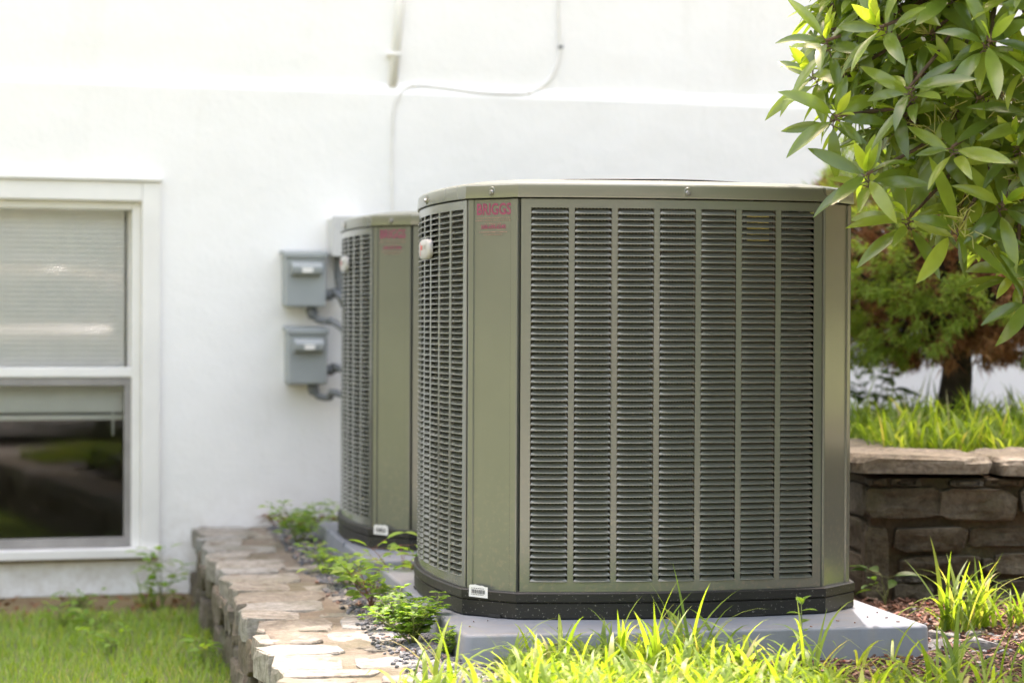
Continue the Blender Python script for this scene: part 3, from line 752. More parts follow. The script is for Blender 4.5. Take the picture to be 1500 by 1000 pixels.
    mb = MB(); mb.tube([(0, 0, ZS - 0.14), (0, 0, ZS - 0.02)], 0.07, 20)
    fan = mb.build('fan', M['fan'], U)
    for k in range(4):
        mb = MB(); Rz = Matrix.Rotation(k * pi / 2, 4, 'Z')
        vs_ = []
        for i in range(5):
            r = 0.06 + 0.25 * i / 4
            for s_ in (-1, 1): vs_.append(Rz @ Vector((r, s_ * (0.05 + 0.06 * i / 4), ZS - 0.06 + s_ * 0.03)))
        mb.add(vs_, [(2 * i, 2 * i + 2, 2 * i + 3, 2 * i + 1) for i in range(4)], True); mb.build('blade', M['fan'], fan)
    # lid screws in oval recesses
    def screw(Mx):
        mb = MB(); n = 18
        r0 = [Mx @ Vector((0.0088 * cos(2 * pi * i / n), 0.0006, 0.0115 * sin(2 * pi * i / n))) for i in range(n)]
        r1 = [Mx @ Vector((0.0078 * cos(2 * pi * i / n), -0.0016, 0.0105 * sin(2 * pi * i / n))) for i in range(n)]
        r2 = [Mx @ Vector((0.0064 * cos(2 * pi * i / n), -0.0006, 0.0088 * sin(2 * pi * i / n) - 0.001)) for i in range(n)]
        mb.loft([r0, r1, r2]); mb.add(r2, [tuple(range(n))]); mb.build('screw_recess', M['paint_lid'], lid)
        mb = MB(); mb.tube([Mx @ Vector((0, 0.0, -0.0015)), Mx @ Vector((0, -0.003, -0.0015))], 0.0058, 14)
        mb.tube([Mx @ Vector((0, -0.003, -0.0015)), Mx @ Vector((0, -0.0058, -0.0015))], 0.0040, 6, smooth=False); mb.build('screw', M['steel'], lid)
    for q in range(4):
        Rm = Matrix.Rotation(q * pi / 2, 4, 'Z')
        p = arc_pt(0.06, 0.0046); screw(Rm @ Matrix.Translation((p.x, p.y, ZS + 0.0135)))
        a = arc_pt(-1, 0.0046); b = Matrix.Rotation(-pi / 2, 3, 'Z') @ arc_pt(1, 0.0046); mid = (a + b) / 2; d = a - b
        screw(Rm @ Matrix.Translation((mid.x, mid.y, ZS + 0.0135)) @ Matrix.Rotation(math.atan2(d.y, d.x), 4, 'Z'))
    # badge on the left face
    Rl = Matrix.Rotation(-pi / 2, 4, 'Z')
    p = arc_pt(0.0, 0.003); zc = 0.808
    Mx = Rl @ Matrix.Translation((p.x + 0.01, p.y, zc))
    mb = MB(); rings = []
    for (sx, yy) in ((0.97, 0.004), (1.0, -0.003), (0.95, -0.0068), (0.82, -0.0090), (0.5, -0.010)):
        rr = []
        for i in range(28):
            aa = 2 * pi * i / 28; c_, s_ = cos(aa), sin(aa); e = 0.55
            rr.append(Mx @ Vector((0.072 * sx * math.copysign(abs(c_) ** e, c_), yy, 0.0235 * sx * math.copysign(abs(s_) ** e, s_))))
        rings.append(rr)
    mb.loft(rings); mb.add(rings[-1], [tuple(range(28))], True)
    bd = mb.build('badge', M['badge'], U)
    def flat(name, mat, x0, x1, z0, z1):
        mb = MB(); nx = 6; vs_ = []
        for z in (z0, z1):
            for i in range(nx + 1):
                x = x0 + (x1 - x0) * i / nx
                e = max(abs(x) / 0.072, abs(z) / 0.0235); yy = -0.0107 + (0.0 if e < 0.5 else (e - 0.5) / 0.32 * 0.0010 if e < 0.82 else 0.0010 + (e - 0.82) / 0.13 * 0.0022)
                vs_.append(Mx @ Vector((x, yy, z)))
        mb.add(vs_, [(i, i + 1, nx + 2 + i, nx + 1 + i) for i in range(nx)]); mb.build(name, mat, bd)
    flat('red_upright', M['badge_red'], -0.034, -0.028, -0.0165, 0.0150)
    flat('red_block', M['badge_red'], -0.0275, 0.002, -0.002, 0.0085)
    flat('grey_stripe', M['badge_grey'], 0.0025, 0.008, -0.002, 0.0085)
    flat('small_plate', M['badge_grey'], 0.024, 0.046, -0.001, 0.0085)
    return U
PADZ = 0.062
U1 = Vector((0.26865, 5.49887, PADZ)); U2 = Vector((-0.02647, 6.96939, PADZ))
build_unit(U1, 'large grey-green louvred air conditioner in front, on the nearer pad beside the tall grass', True, 1)
build_unit(U2, 'grey-green louvred air conditioner behind the other, next to the disconnect boxes', False, 2)

# pads
def pad(c, label, hd0, hd1):
    root = empty('equipment_pad', (c.x, c.y, 0), YAW, label, 'pad', 'grey plastic pads under the air conditioners')
    mb = MB(); x0, x1 = -0.4989, 0.506
    def rr(off, z):
        n = 4; R0 = 0.02; out = []
        for (cx, cy, a0) in ((x1 - R0, -hd0 + R0, -pi / 2), (x1 - R0, hd1 - R0, 0), (x0 + R0, hd1 - R0, pi / 2), (x0 + R0, -hd0 + R0, pi)):
            for k in range(n + 1):
                aa = a0 + pi / 2 * k / n; out.append(Vector((cx + (R0 + off) * cos(aa), cy + (R0 + off) * sin(aa), z)))
        return out
    r3 = rr(-0.007, PADZ - 0.0006)
    mb.loft([rr(0.003, -0.03), rr(0.0, PADZ - 0.007), rr(-0.002, PADZ - 0.0025), r3])
    mb.add(r3, [tuple(range(len(r3)))])
    mb.build('slab', M['pad'], root)
    for yy in (-0.16, 0.24):                       # moulded notch clips on the long edge
        mb = MB(); mb.box(x0 - 0.0035, x0 + 0.012, yy - 0.02, yy + 0.02, PADZ - 0.012, PADZ + 0.0012); mb.build('edge_clip', M['pad'], root, bevel=0.002)
pad(U1, 'grey plastic pad under the nearer air conditioner, edged by grass and gravel', 0.675, 0.66)
pad(U2, 'grey plastic pad under the far air conditioner', 0.675, 0.55)

# ------------------------------------------------------------------ stones
def stone_mesh(w, d, h, rnd, n=12, sq=0.55, jag=0.10, top=0.008, inset=0.16):
    """irregular slab: outline in xy, height along z, from -h to 0 with an uneven top"""
    ang0 = rnd.uniform(0, 0.3); out = []
    for i in range(n):
        a = ang0 + 2 * pi * i / n + rnd.uniform(-0.08, 0.08); c_, s_ = cos(a), sin(a)
        j = 1 + rnd.uniform(-jag, jag * 0.6)
        out.append((w / 2 * math.copysign(abs(c_) ** sq, c_) * j, d / 2 * math.copysign(abs(s_) ** sq, s_) * j))
    mb = MB(); m = min(w, d); rings = []; sd = rnd.uniform(0, 50)
    ed = max(0.003, m * 0.03)
    tilt = Vector((rnd.uniform(-1, 1), rnd.uniform(-1, 1))) * top * 0.8
    def hz(x, y, a): return a * (noise.noise((x * 16 + sd, y * 16, sd)) + 0.6 * noise.noise((x * 45 + sd, y * 45, sd))) + (tilt.x * x / w + tilt.y * y / d) * (1 if a else 0)
    for (k, z, a) in ((1.0, -h, 0), (1.015, -h * 0.4, 0), (1.0, -ed * 0.9, top * 0.5), (1 - ed * 1.1 / m, -ed * 0.1, top * 0.8), (1 - ed * 3.5 / m, 0, top), (0.72, 0, top), (0.38, 0, top)):
        rings.append([Vector((x * k + rnd.uniform(-1, 1) * m * 0.012, y * k + rnd.uniform(-1, 1) * m * 0.012, z + hz(x * k, y * k, a))) for x, y in out])
    mb.loft(rings[:4], smooth=False); mb.loft(rings[3:], smooth=True)
    mb.add(rings[-1] + [Vector((0, 0, hz(0, 0, top)))], [(i, (i + 1) % n, n) for i in range(n)], True)
    return mb
def place_stone(parent, name, mat, mb, Mx, label=None):
    mb.v = [tuple(Mx @ Vector(v)) for v in mb.v]
    return mb.build(name, mat, parent)

rs = random.Random(11)
ledge = empty('stone_ledge', L0, YAW, 'low dry-looking stone edging wall of pale flat slabs beside the pads', 'stone wall')
LW, LL = 0.315, 4.3
mb = MB(); vs_ = []; fs = []; nx, ny = 14, 110
for j in range(ny + 1):
    v = LL * j / ny - 0.05
    row = [(0.035, LAWN_Z - 0.05), (0.03, -0.06)] + [(0.03 + (LW - 0.03) * i / nx, 0) for i in range(nx + 1)] + [(LW + 0.02, -0.1)]
    for i, (u, z) in enumerate(row):
        nz = noise.noise((u * 9, v * 9, 0))
        vs_.append((u + (0.012 * noise.noise((v * 8, z * 9, 7)) if i < 3 else 0), -v, z + (-0.0005 + 0.006 * nz + 0.004 * noise.noise((u * 30, v * 30, 5)) if 2 <= i < nx + 3 else 0)))
m = nx + 4
for j in range(ny):
    for i in range(m - 1):
        a = j * m + i; fs.append((a, a + m, a + m + 1, a + 1))
mb.add(vs_, fs, True); mb.build('mortar', M['sand_mortar'], ledge)
v = 0.02
while v < LL - 0.1:
    dv = rs.uniform(0.09, 0.24)
    w1 = rs.uniform(0.12, 0.245)
    sl_ = rs.uniform(-0.10, 0.10)
    def top_stone(u0, w_, dv_, vc, zz):
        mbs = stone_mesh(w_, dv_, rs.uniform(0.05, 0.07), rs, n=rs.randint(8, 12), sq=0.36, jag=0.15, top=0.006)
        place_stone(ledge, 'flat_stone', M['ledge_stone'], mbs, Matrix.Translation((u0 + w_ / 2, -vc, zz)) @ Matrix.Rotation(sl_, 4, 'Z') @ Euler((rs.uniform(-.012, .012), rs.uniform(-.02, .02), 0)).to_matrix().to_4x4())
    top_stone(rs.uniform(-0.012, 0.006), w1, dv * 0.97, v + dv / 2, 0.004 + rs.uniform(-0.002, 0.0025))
    left = LW - w1
    if left > 0.08 and rs.random() < 0.85:
        w2 = min(left - 0.02, rs.uniform(0.06, 0.15))
        top_stone(w1 + 0.02 + rs.uniform(0, max(0.005, left - w2 - 0.03)), w2, dv * rs.uniform(0.45, 0.9), v + dv / 2 + rs.uniform(-.03, .03), 0.002 + rs.uniform(-0.003, 0.003))
    v += dv
# face stones of the ledge (face looks to local -x)
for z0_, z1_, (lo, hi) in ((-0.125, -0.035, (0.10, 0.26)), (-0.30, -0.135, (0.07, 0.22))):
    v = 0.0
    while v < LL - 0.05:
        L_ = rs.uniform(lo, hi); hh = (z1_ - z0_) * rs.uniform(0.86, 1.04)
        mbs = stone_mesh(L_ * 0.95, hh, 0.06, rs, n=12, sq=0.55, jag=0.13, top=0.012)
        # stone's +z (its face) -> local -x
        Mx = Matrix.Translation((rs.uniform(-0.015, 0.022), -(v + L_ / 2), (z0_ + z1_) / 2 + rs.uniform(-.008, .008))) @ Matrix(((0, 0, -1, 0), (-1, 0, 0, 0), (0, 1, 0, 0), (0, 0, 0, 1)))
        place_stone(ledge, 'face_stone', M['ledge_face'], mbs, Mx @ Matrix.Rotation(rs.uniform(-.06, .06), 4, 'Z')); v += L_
# raised bed wall
BY = 5.95; BX0 = 0.905
rb = random.Random(5)
bedw = empty('raised_bed_wall', (BX0, BY, 0), 0, 'mortared fieldstone retaining wall with tan capstones around the raised bed', 'stone wall')
def bl(x, y): p = at_y(x, y, BY); return p.x - BX0, p.z
mb = MB()
CAPZ = 0.360; SB = Vector((-0.11, 0.994, 0))
mb.box(0.02, 3.2, 0.022, 0.40, -0.06, CAPZ - 0.055)
s1 = SB * 2.5; nrm = Vector((0.994, 0.11, 0))
q_ = [Vector((0.021, 0.031, 0)), Vector((0.021, 0.031, 0)) + s1, Vector((0.021, 0.031, 0)) + s1 + nrm * 0.24, Vector((0.021, 0.031, 0)) + nrm * 0.24]
mb.add([(p.x, p.y, z) for z in (-0.06, CAPZ - 0.056) for p in q_], [(0, 1, 5, 4), (1, 2, 6, 5), (2, 3, 7, 6), (3, 0, 4, 7), (4, 5, 6, 7)])
mo = mb.build('mortar', M['dark_mortar'], bedw)
spec = [(1270, 1380, 714, 758), (1374, 1488, 716, 762), (1494, 1600, 714, 752), (1266, 1303, 770, 884), (1310, 1416, 772, 808), (1420, 1522, 772, 800),
        (1319, 1437, 815, 842), (1458, 1542, 811, 840), (1308, 1368, 855, 884), (1376, 1448, 850, 878), (1456, 1530, 850, 884), (1530, 1600, 770, 806),
        (1272, 1300, 701, 711), (1306, 1350, 702, 711), (1392, 1440, 703, 712), (1446, 1500, 702, 712), (1312, 1350, 845, 853), (1440, 1456, 818, 838)]
x = 1606
while x < 2500:
    for (ya, yb) in ((714, 756), (766, 804), (812, 842), (850, 886)):
        spec.append((x + rb.randint(-8, 8), x + 92 + rb.randint(-12, 4), ya, yb - rb.randint(0, 5)))
    x += 98
for (xa, xb, ya, yb) in spec:
    a, za = bl(xa, yb); b, zb2 = bl(xb, ya); w_, h_ = b - a, zb2 - za
    mbs = stone_mesh(w_ * 1.02, h_ * 1.02, 0.07, rb, n=18, sq=0.36, jag=0.085, top=0.016, inset=0.12)
    Mx = Matrix.Translation(((a + b) / 2, rb.uniform(-0.012, 0.008), (za + zb2) / 2)) @ Matrix.Rotation(pi / 2, 4, 'X')
    place_stone(bedw, 'fieldstone', M['bed_stone'], mbs, Mx @ Matrix.Rotation(rb.uniform(-.03, .03), 4, 'Z'))
# side face stones
v = 0.03
while v < 2.3:
    L_ = rb.uniform(0.16, 0.3); z = 0.0
    for hh in (0.11, 0.09, 0.09):
        mbs = stone_mesh(L_ * 0.95, hh * 0.94, 0.06, rb, n=14, sq=0.45, jag=0.07, top=0.010)
        c = Vector((0.005 + rb.uniform(-.008, .008), 0.0, 0)) + SB * (v + L_ / 2)
        Mx = Matrix.Translation((c.x, c.y, z + hh / 2)) @ Matrix.Rotation(math.atan2(-SB.x, SB.y), 4, 'Z') @ Matrix(((0, 0, -1, 0), (-1, 0, 0, 0), (0, 1, 0, 0), (0, 0, 0, 1)))
        place_stone(bedw, 'fieldstone', M['bed_stone'], mbs, Mx); z += hh
    v += L_
# capstones, front run then side run
xs_ = [(-0.035, 0.325), (0.337, 0.70), (0.71, 1.06), (1.07, 1.5), (1.51, 1.9), (1.91, 2.4), (2.41, 2.9)]
for a, b in xs_:
    mbs = stone_mesh((b - a) * 1.02, 0.46, 0.044, rb, n=22, sq=0.28, jag=0.025, top=0.009, inset=0.14)
    place_stone(bedw, 'capstone', M['cap_stone'], mbs, Matrix.Translation(((a + b) / 2, 0.195 + rb.uniform(-.008, .008), CAPZ + rb.uniform(-.004, .004))))
v = 0.44
while v < 2.2:
    L_ = rb.uniform(0.3, 0.45)
    mbs = stone_mesh(0.31, L_ * 1.0, 0.044, rb, n=22, sq=0.28, jag=0.03, top=0.009, inset=0.14)
    c = SB * (v + L_ / 2) + nrm * 0.125
    place_stone(bedw, 'capstone', M['cap_stone'], mbs, Matrix.Translation((c.x, c.y, CAPZ + rb.uniform(-.004, .004))) @ Matrix.Rotation(math.atan2(-SB.x, SB.y), 4, 'Z')); v += L_
# soil of the raised bed
BEDZ = 0.318
mb = MB(); vs_ = []; fs = []
for j in range(31):
    for i in range(31):
        v = 0.3 + 2.7 * j / 30; u = 0.16 + 3.6 * i / 30
        p = Vector((BX0, BY, 0)) + SB * v + Vector((u, 0, 0))
        vs_.append((p.x, p.y, BEDZ + 0.02 * noise.noise((p.x * 3, p.y * 3, 0))))
for j in range(30):
    for i in range(30):
        a = j * 31 + i; fs.append((a, a + 1, a + 32, a + 31))
mb.add(vs_, fs, True); mb.build('bed_soil', M['soil'], kind='structure')

# ------------------------------------------------------------------ gravel, mulch, rocks
def pebble(mb, c, r, rnd, flat=0.7):
    vs_ = []; n = 5
    Rm = Euler((rnd.uniform(-.4, .4), rnd.uniform(-.4, .4), rnd.uniform(0, 6.3))).to_matrix()
    sx, sy, sz = r * rnd.uniform(.7, 1.35), r * rnd.uniform(.6, 1.0), r * flat * rnd.uniform(.5, 1.0)
    P = [Vector((0, 0, sz))]
    for zz, k in ((0.45, 0.8), (-0.4, 0.85)):
        for i in range(n):
            a = 2 * pi * (i + (0.5 if zz < 0 else 0)) / n + rnd.uniform(-.3, .3); j = rnd.uniform(.8, 1.15)
            P.append(Vector((sx * k * cos(a) * j, sy * k * sin(a) * j, sz * zz * rnd.uniform(.7, 1.3))))
    P.append(Vector((0, 0, -sz)))
    fs = [(0, 1 + i, 1 + (i + 1) % n) for i in range(n)]
    for i in range(n):
        a, b = 1 + i, 1 + (i + 1) % n; c_, d_ = n + 1 + i, n + 1 + (i + 1) % n
        fs += [(a, c_, b), (b, c_, d_)]
    fs += [(2 * n + 1, n + 1 + (i + 1) % n, n + 1 + i) for i in range(n)]
    mb.add([Rm @ p + Vector(c) for p in P], fs)
rg = random.Random(21)
mb = MB(); cnt = 0
def in_pad(p):
    for c in (U1, U2):
        q = p - Vector((c.x, c.y, 0)); u = q.x * cos(-YAW) - q.y * sin(-YAW); v = q.x * sin(-YAW) + q.y * cos(-YAW)
        if -0.505 < u < 0.512 and -0.682 < v < 0.66: return True
    return False
while cnt < 5200:
    v = rg.uniform(0.0, 4.3); u = 0.24 + (rg.random() * 0.17 if rg.random() < .62 else rg.random() * 0.55)
    p = T(u, v)
    if in_pad(p): continue
    k = (u - 0.315)
    if k < 0 and rg.random() > math.exp(k * 22): continue
    r = rg.uniform(0.005, 0.0165) * (1.0 if u > 0.315 else 0.6)
    p.z = soil_h(p.x, p.y) + r * 0.35 + (0.010 if u > 0.32 else 0.014); pebble(mb, p, r, rg); cnt += 1
mb.build('gravel', M['gravel'], kind='stuff')['label'] = 'dark grey crushed gravel strip between the stone edging and the pads'
bpy.data.objects['gravel']['category'] = 'gravel'
mb = MB(); cnt = 0
def ground_px(x, y): return at_z(x, y, -0.01)
while cnt < 9000:
    p = Vector((rg.uniform(0.0, 1.75), rg.uniform(4.2, 5.95), 0))
    if in_pad(p): continue
    if p.x < 0.25 and rg.random() < 0.6: continue
    L_ = rg.uniform(0.006, 0.030); w_ = rg.uniform(0.003, 0.008); h_ = rg.uniform(0.001, 0.004)
    Mx = Matrix.Translation((p.x, p.y, soil_h(p.x, p.y) + rg.uniform(0.002, 0.014))) @ Euler((rg.uniform(-.5, .5), rg.uniform(-.45, .45), rg.uniform(0, 6.3))).to_matrix().to_4x4()
    mb.box(-L_ / 2, L_ / 2, -w_ / 2, w_ / 2, -h_ / 2, h_ / 2, Mx); cnt += 1
tag(mb.build('mulch', M['mulch'], kind='stuff'), 'red-brown wood mulch scattered over the ground by the pad corner', 'mulch')
mb = MB()
for c in (U1, U2):                    # crumbs of bark, soil and clippings lying on the pads
    n_ = 0
    while n_ < 16:
        u = rg.uniform(-0.49, 0.49); v = rg.uniform(-0.665, 0.5)
        if max(abs(u), abs(v)) < 0.485 and abs(u) + abs(v) < 0.86: continue
        p = Vector((c.x, c.y, 0)) + rot(u, v, YAW); L_ = rg.uniform(.002, .008); w_ = rg.uniform(.0012, .003)
        mb.box(-L_ / 2, L_ / 2, -w_ / 2, w_ / 2, -.001, .001, Matrix.Translation((p.x, p.y, PADZ + .0015)) @ Euler((rg.uniform(-.15, .15), rg.uniform(-.15, .15), rg.uniform(0, 6.3))).to_matrix().to_4x4()); n_ += 1
tag(mb.build('pad_debris', M['mulch'], kind='stuff'), 'crumbs of bark and soil scattered on top of the grey pads', 'debris')
# stone chips mixed in the mulch beside the pad corner
mb = MB()
for _ in range(420):
    p = at_z(rg.gauss(1395, 70), rg.gauss(935, 18), 0)
    if in_pad(p) or p.x > 2: continue
    r = rg.uniform(0.004, 0.012); p.z = soil_h(p.x, p.y) + 0.008; pebble(mb, p, r, rg, 0.6)
tag(mb.build('stone_chips', M['gravel'], kind='stuff'), 'grey stone chips strewn in the mulch right of the pad corner', 'stones')
rock_labels = ['broad flat grey rock lying in the mulch just past the pad corner', 'pale grey rock half sunk in mulch below the grass tuft',
               'small whitish rock touching the front right pad corner', 'dark slate rock in the mulch under the pad corner', 'small grey rock at the edge of the mulch and grass']
for (x, y, w_), lb in zip(((1385, 932, 0.085), (1447, 948, 0.10), (1340, 943, 0.055), (1372, 950, 0.06), (1425, 930, 0.045)), rock_labels):
    p = at_z(x, y, 0); mbs = stone_mesh(w_, w_ * 0.75, 0.03, rg, n=10, sq=0.8, jag=0.2, top=0.012)
    o = place_stone(None, 'rock', M['rock'], mbs, Matrix.Translation((p.x, p.y, 0.010)) @ Euler((rg.uniform(-.15, .15), rg.uniform(-.2, .2), rg.uniform(0, 3))).to_matrix().to_4x4())
    tag(o, lb, 'rock', 'loose rocks in the mulch')

# ------------------------------------------------------------------ blades and leaves
def blade(mb, base, az, L, w, lean, droop, seg=6, twist=0.0):
    """grass blade: grows up, leans along az and bends over"""
    d = Vector((cos(az), sin(az), 0)); side0 = Vector((-sin(az), cos(az), 0))
    p = Vector(base); vs_ = []; ang = lean
    for i in range(seg + 1):
        t = i / seg
        ww = w * (0.55 + 1.2 * t if t < 0.35 else 0.97 * (1 - ((t - 0.35) / 0.65) ** 1.7)) if i < seg else 0
        side = side0 * cos(twist * t) + Vector((0, 0, 1)).cross(side0) * sin(twist * t) * 0.6
        up = (d * cos(ang) * -1 + Vector((0, 0, 1)) * sin(ang))
        if i < seg:
            vs_ += [p - side * ww / 2 + up * ww * 0.18, p + side * ww / 2 + up * ww * 0.18]
        else: vs_.append(p)
        p = p + (d * sin(ang) + Vector((0, 0, 1)) * cos(ang)) * (L / seg)
        ang += droop / seg * (0.4 + 1.2 * t)
    fs = [(2 * i, 2 * i + 1, 2 * i + 3, 2 * i + 2) for i in range(seg - 1)] + [(2 * seg - 2, 2 * seg - 1, 2 * seg)]
    mb.add(vs_, fs, True)
rv = random.Random(31)
def grass_patch(mb, pts_fn, n, L=(0.08, 0.2), w=(0.004, 0.010), lean=0.5, droop=(0.5, 2.0), tuft=5):
    for _ in range(n // tuft):
        b = pts_fn(); a0 = rv.uniform(0, 2 * pi)
        for k in range(tuft):
            q = b + Vector((rv.gauss(0, .008), rv.gauss(0, .008), 0))
            blade(mb, q, a0 + k * 2.4 + rv.uniform(-.5, .5), rv.uniform(*L) * rv.uniform(.7, 1.1), rv.uniform(*w), rv.uniform(0.05, lean), rv.uniform(*droop), twist=rv.uniform(-.8, .8))
# tall bright grass in front of the pad
mb = MB()
def fg():
    while True:
        x = rv.uniform(590, 1520); y = rv.uniform(955, 1085)
        if x < 745 and (y < 1010 or rv.random() < 0.75): continue
        if x > 1090 and rv.random() < 0.62: continue
        if x > 1250 and rv.random() < 0.55: continue
        if x > 1060 and y < 990 and rv.random() < 0.7: continue
        p = at_z(x, y, 0)
        if in_pad(p): continue
        p.z = soil_h(p.x, p.y); return p
grass_patch(mb, fg, 4300, (0.05, 0.16), (0.006, 0.0145), 1.15, (0.8, 3.4), 4)
for (x, y, n_, L_) in ((905, 985, 10, 0.20), (960, 990, 12, 0.25), (1000, 985, 8, 0.26), (740, 985, 9, 0.19), (820, 985, 8, 0.19), (650, 1010, 8, 0.2), (1080, 990, 8, 0.2), (1190, 990, 7, 0.22), (1120, 1000, 7, 0.2), (1400, 1000, 9, 0.2), (1440, 1010, 7, 0.22)):
    p = at_z(x, y, 0)
    for k in range(n_):
        q = p + Vector((rv.gauss(0, .012), rv.gauss(0, .012), 0)); q.z = soil_h(q.x, q.y)
        blade(mb, q, rv.uniform(0, 6.3), L_ * rv.uniform(.6, 1.0), rv.uniform(.006, .0125), rv.uniform(.05, .7), rv.uniform(.3, 2.2), 8, rv.uniform(-.8, .8))
tag(mb.build('grass', M['grass'], kind='stuff'), 'bright yellow-green sunlit grass growing along the front of the pad', 'grass')
# raised-bed grass
mb = MB()
def bedg():
    v = rv.uniform(0.50, 1.6); u = rv.uniform(0.20, 1.6)
    p = Vector((BX0, BY, 0)) + SB * v + Vector((u, 0, 0)); p.z = BEDZ; return p
grass_patch(mb, bedg, 5200, (0.10, 0.25), (0.005, 0.011), 0.7, (0.7, 2.6), 6)
tag(mb.build('bed_grass', M['grass'], kind='stuff'), 'sunlit grass filling the raised bed behind the capstones', 'grass')
# lawn
mb = MB()
def lawn_ok(p):
    q = p - L0; u = q.x * cos(-YAW) - q.y * sin(-YAW)
    h_ = Vector((p.x, p.y - W0, 0)); d = h_.x * sin(PSI) - h_.y * cos(PSI)
    return u < 0.02 and d > 0.43 + 0.09 * noise.noise((p.x * 5, p.y * 5, 0))
cnt = 0
while cnt < 26000:
    p = Vector((rv.uniform(-2.3, -0.35), rv.uniform(4.4, 7.8), LAWN_Z))
    if not lawn_ok(p): continue
    if noise.noise((p.x * 3, p.y * 3, 4)) < -0.35 and rv.random() < .7: continue
    blade(mb, p, rv.uniform(0, 6.3), rv.uniform(0.018, 0.05) * (1.6 if rv.random() < .06 else 1), rv.uniform(0.002, 0.0045), rv.uniform(0.05, .7), rv.uniform(.3, 1.8), 3); cnt += 1
tag(mb.build('lawn_grass', M['lawn_grass'], kind='stuff'), 'short shaded green lawn beside the stone edging', 'grass')
# moss and dead leaves on the verge
mb = MB()
for _ in range(1500):
    u = rv.uniform(-2.6, -1.15)
    if noise.noise((u * 5, 3, 1)) < -0.05 and rv.random() < .75: continue; d = rv.random() ** 1.5 * 0.42; p = Wp(u, d, LAWN_Z + 0.008)
    for k in range(3): blade(mb, p + Vector((rv.gauss(0, .006), rv.gauss(0, .006), 0)), rv.uniform(0, 6.3), rv.uniform(.010, .026), rv.uniform(.004, .009), rv.uniform(.2, 1.0), rv.uniform(.5, 1.8), 3)
tag(mb.build('moss', M['weed'], kind='stuff'), 'low mossy growth on the dirt strip along the house foot', 'moss')

def leaf_verts(L, w, seg=6, fold=0.25, curl=0.5, shape=1.0, side_curl=0.0):
    vs_ = []
    for i in range(seg + 1):
        t = i / seg
        ww = w / 2 * (sin(pi * min(1, t ** shape * 0.98 + 0.015))) ** 0.8
        a = curl * t; x = L * (sin(a) / curl if abs(curl) > 1e-3 else t); z = -L * ((1 - cos(a)) / curl if abs(curl) > 1e-3 else 0)
        for s_ in (-1, 0, 1):
            vs_.append(Vector((x, s_ * ww, z + (abs(s_) * ww * fold))))
    fs = []
    for i in range(seg):
        for k in range(2):
            a = i * 3 + k; fs.append((a, a + 3, a + 4, a + 1))
    return vs_, fs
def basis(dir_, up=Vector((0, 0, 1)), roll=0.0):
    x = dir_.normalized(); y = up.cross(x)
    y = y.normalized() if y.length > 1e-4 else Vector((0, 1, 0))
    z = x.cross(y)
    y2 = y * cos(roll) + z * sin(roll); z2 = x.cross(y2)
    return Matrix(((x.x, y2.x, z2.x, 0), (x.y, y2.y, z2.y, 0), (x.z, y2.z, z2.z, 0), (0, 0, 0, 1)))

def leafy_weed(name, base, h, n_stem, label, lobed=True, leaf=0.02, spread=0.10, mat='weed', group='weeds growing beside the pads and wall', seed=1, per=12, stem='stem'):
    r = random.Random(seed); root = empty(name, base, 0, label, 'weed', group)
    st = MB(); lf = MB()
    for s_ in range(n_stem):
        az = r.uniform(0, 6.3); out = r.uniform(0.15, 1.0) * spread; hh = h * r.uniform(.55, 1.05)
        P = [Vector((0, 0, -0.01))]
        for i in range(1, 6):
            t = i / 5; P.append(Vector((cos(az) * out * t ** 1.3, sin(az) * out * t ** 1.3, hh * t)) + Vector((r.gauss(0, .003), r.gauss(0, .003), 0)))
        st.tube(P, [0.0017, 0.0016, 0.0014, 0.0012, 0.001, 0.0006], 5)
        for k in range(per):
            t = r.uniform(.3, 1.0) if k < per - 2 else 1.0; i = min(4, int(t * 5)); p = P[i].lerp(P[i + 1], t * 5 - i)
            a2 = r.uniform(0, 6.3); d = Vector((cos(a2), sin(a2), r.uniform(-.1, .7))).normalized(); stalk = r.uniform(.3, 1.3) * leaf
            q = p + d * stalk; st.tube([p, q], 0.0006, 3, False)
            if lobed:
                for m_ in (-1.0, -0.45, 0, 0.45, 1.0):
                    dd = Matrix.Rotation(m_, 3, 'Z') @ d
                    v_, f_ = leaf_verts(leaf * r.uniform(.6, .9) * (1.15 if abs(m_) < .3 else 1), leaf * .55, 3, .2, .3, 0.8)
                    B = Matrix.Translation(q) @ basis(dd, roll=r.uniform(-.4, .4)); lf.add([B @ x_ for x_ in v_], f_, True)
            else:
                v_, f_ = leaf_verts(leaf * r.uniform(.8, 1.4), leaf * .5, 5, .25, .6, 0.9)
                B = Matrix.Translation(q) @ basis(d, roll=r.uniform(-.5, .5)); lf.add([B @ x_ for x_ in v_], f_, True)
    st.build('stem', M[stem], root); lf.build('foliage', M[mat], root, kind='stuff')
    return root
G = lambda x, y: at_z(x, y, 0.0)
leafy_weed('lobed_weed', G(606, 946), 0.115, 24, 'bright green lobed-leaf weed against the side of the nearer pad', True, 0.018, 0.10, 'weed', seed=1, per=15)
leafy_weed('lobed_weed', G(650, 962), 0.06, 7, 'small lobed-leaf weed at the nearer pad front corner beside gravel', True, 0.015, 0.05, 'weed', seed=2)
leafy_weed('lobed_weed', G(572, 925), 0.085, 9, 'pale yellow-green lobed-leaf weed in gravel next to the pale slabs', True, 0.016, 0.06, 'weed', seed=3)
leafy_weed('slender_weed', G(590, 868), 0.13, 6, 'slender weed with pointed leaves between the two pads', False, 0.040, 0.09, 'weed', seed=4, per=8, stem='red_stem')
leafy_weed('slender_weed', G(545, 895), 0.10, 8, 'slender weed with pointed leaves at the slab edge below the far pad corner', False, 0.035, 0.09, 'weed', seed=5, per=9, stem='red_stem')
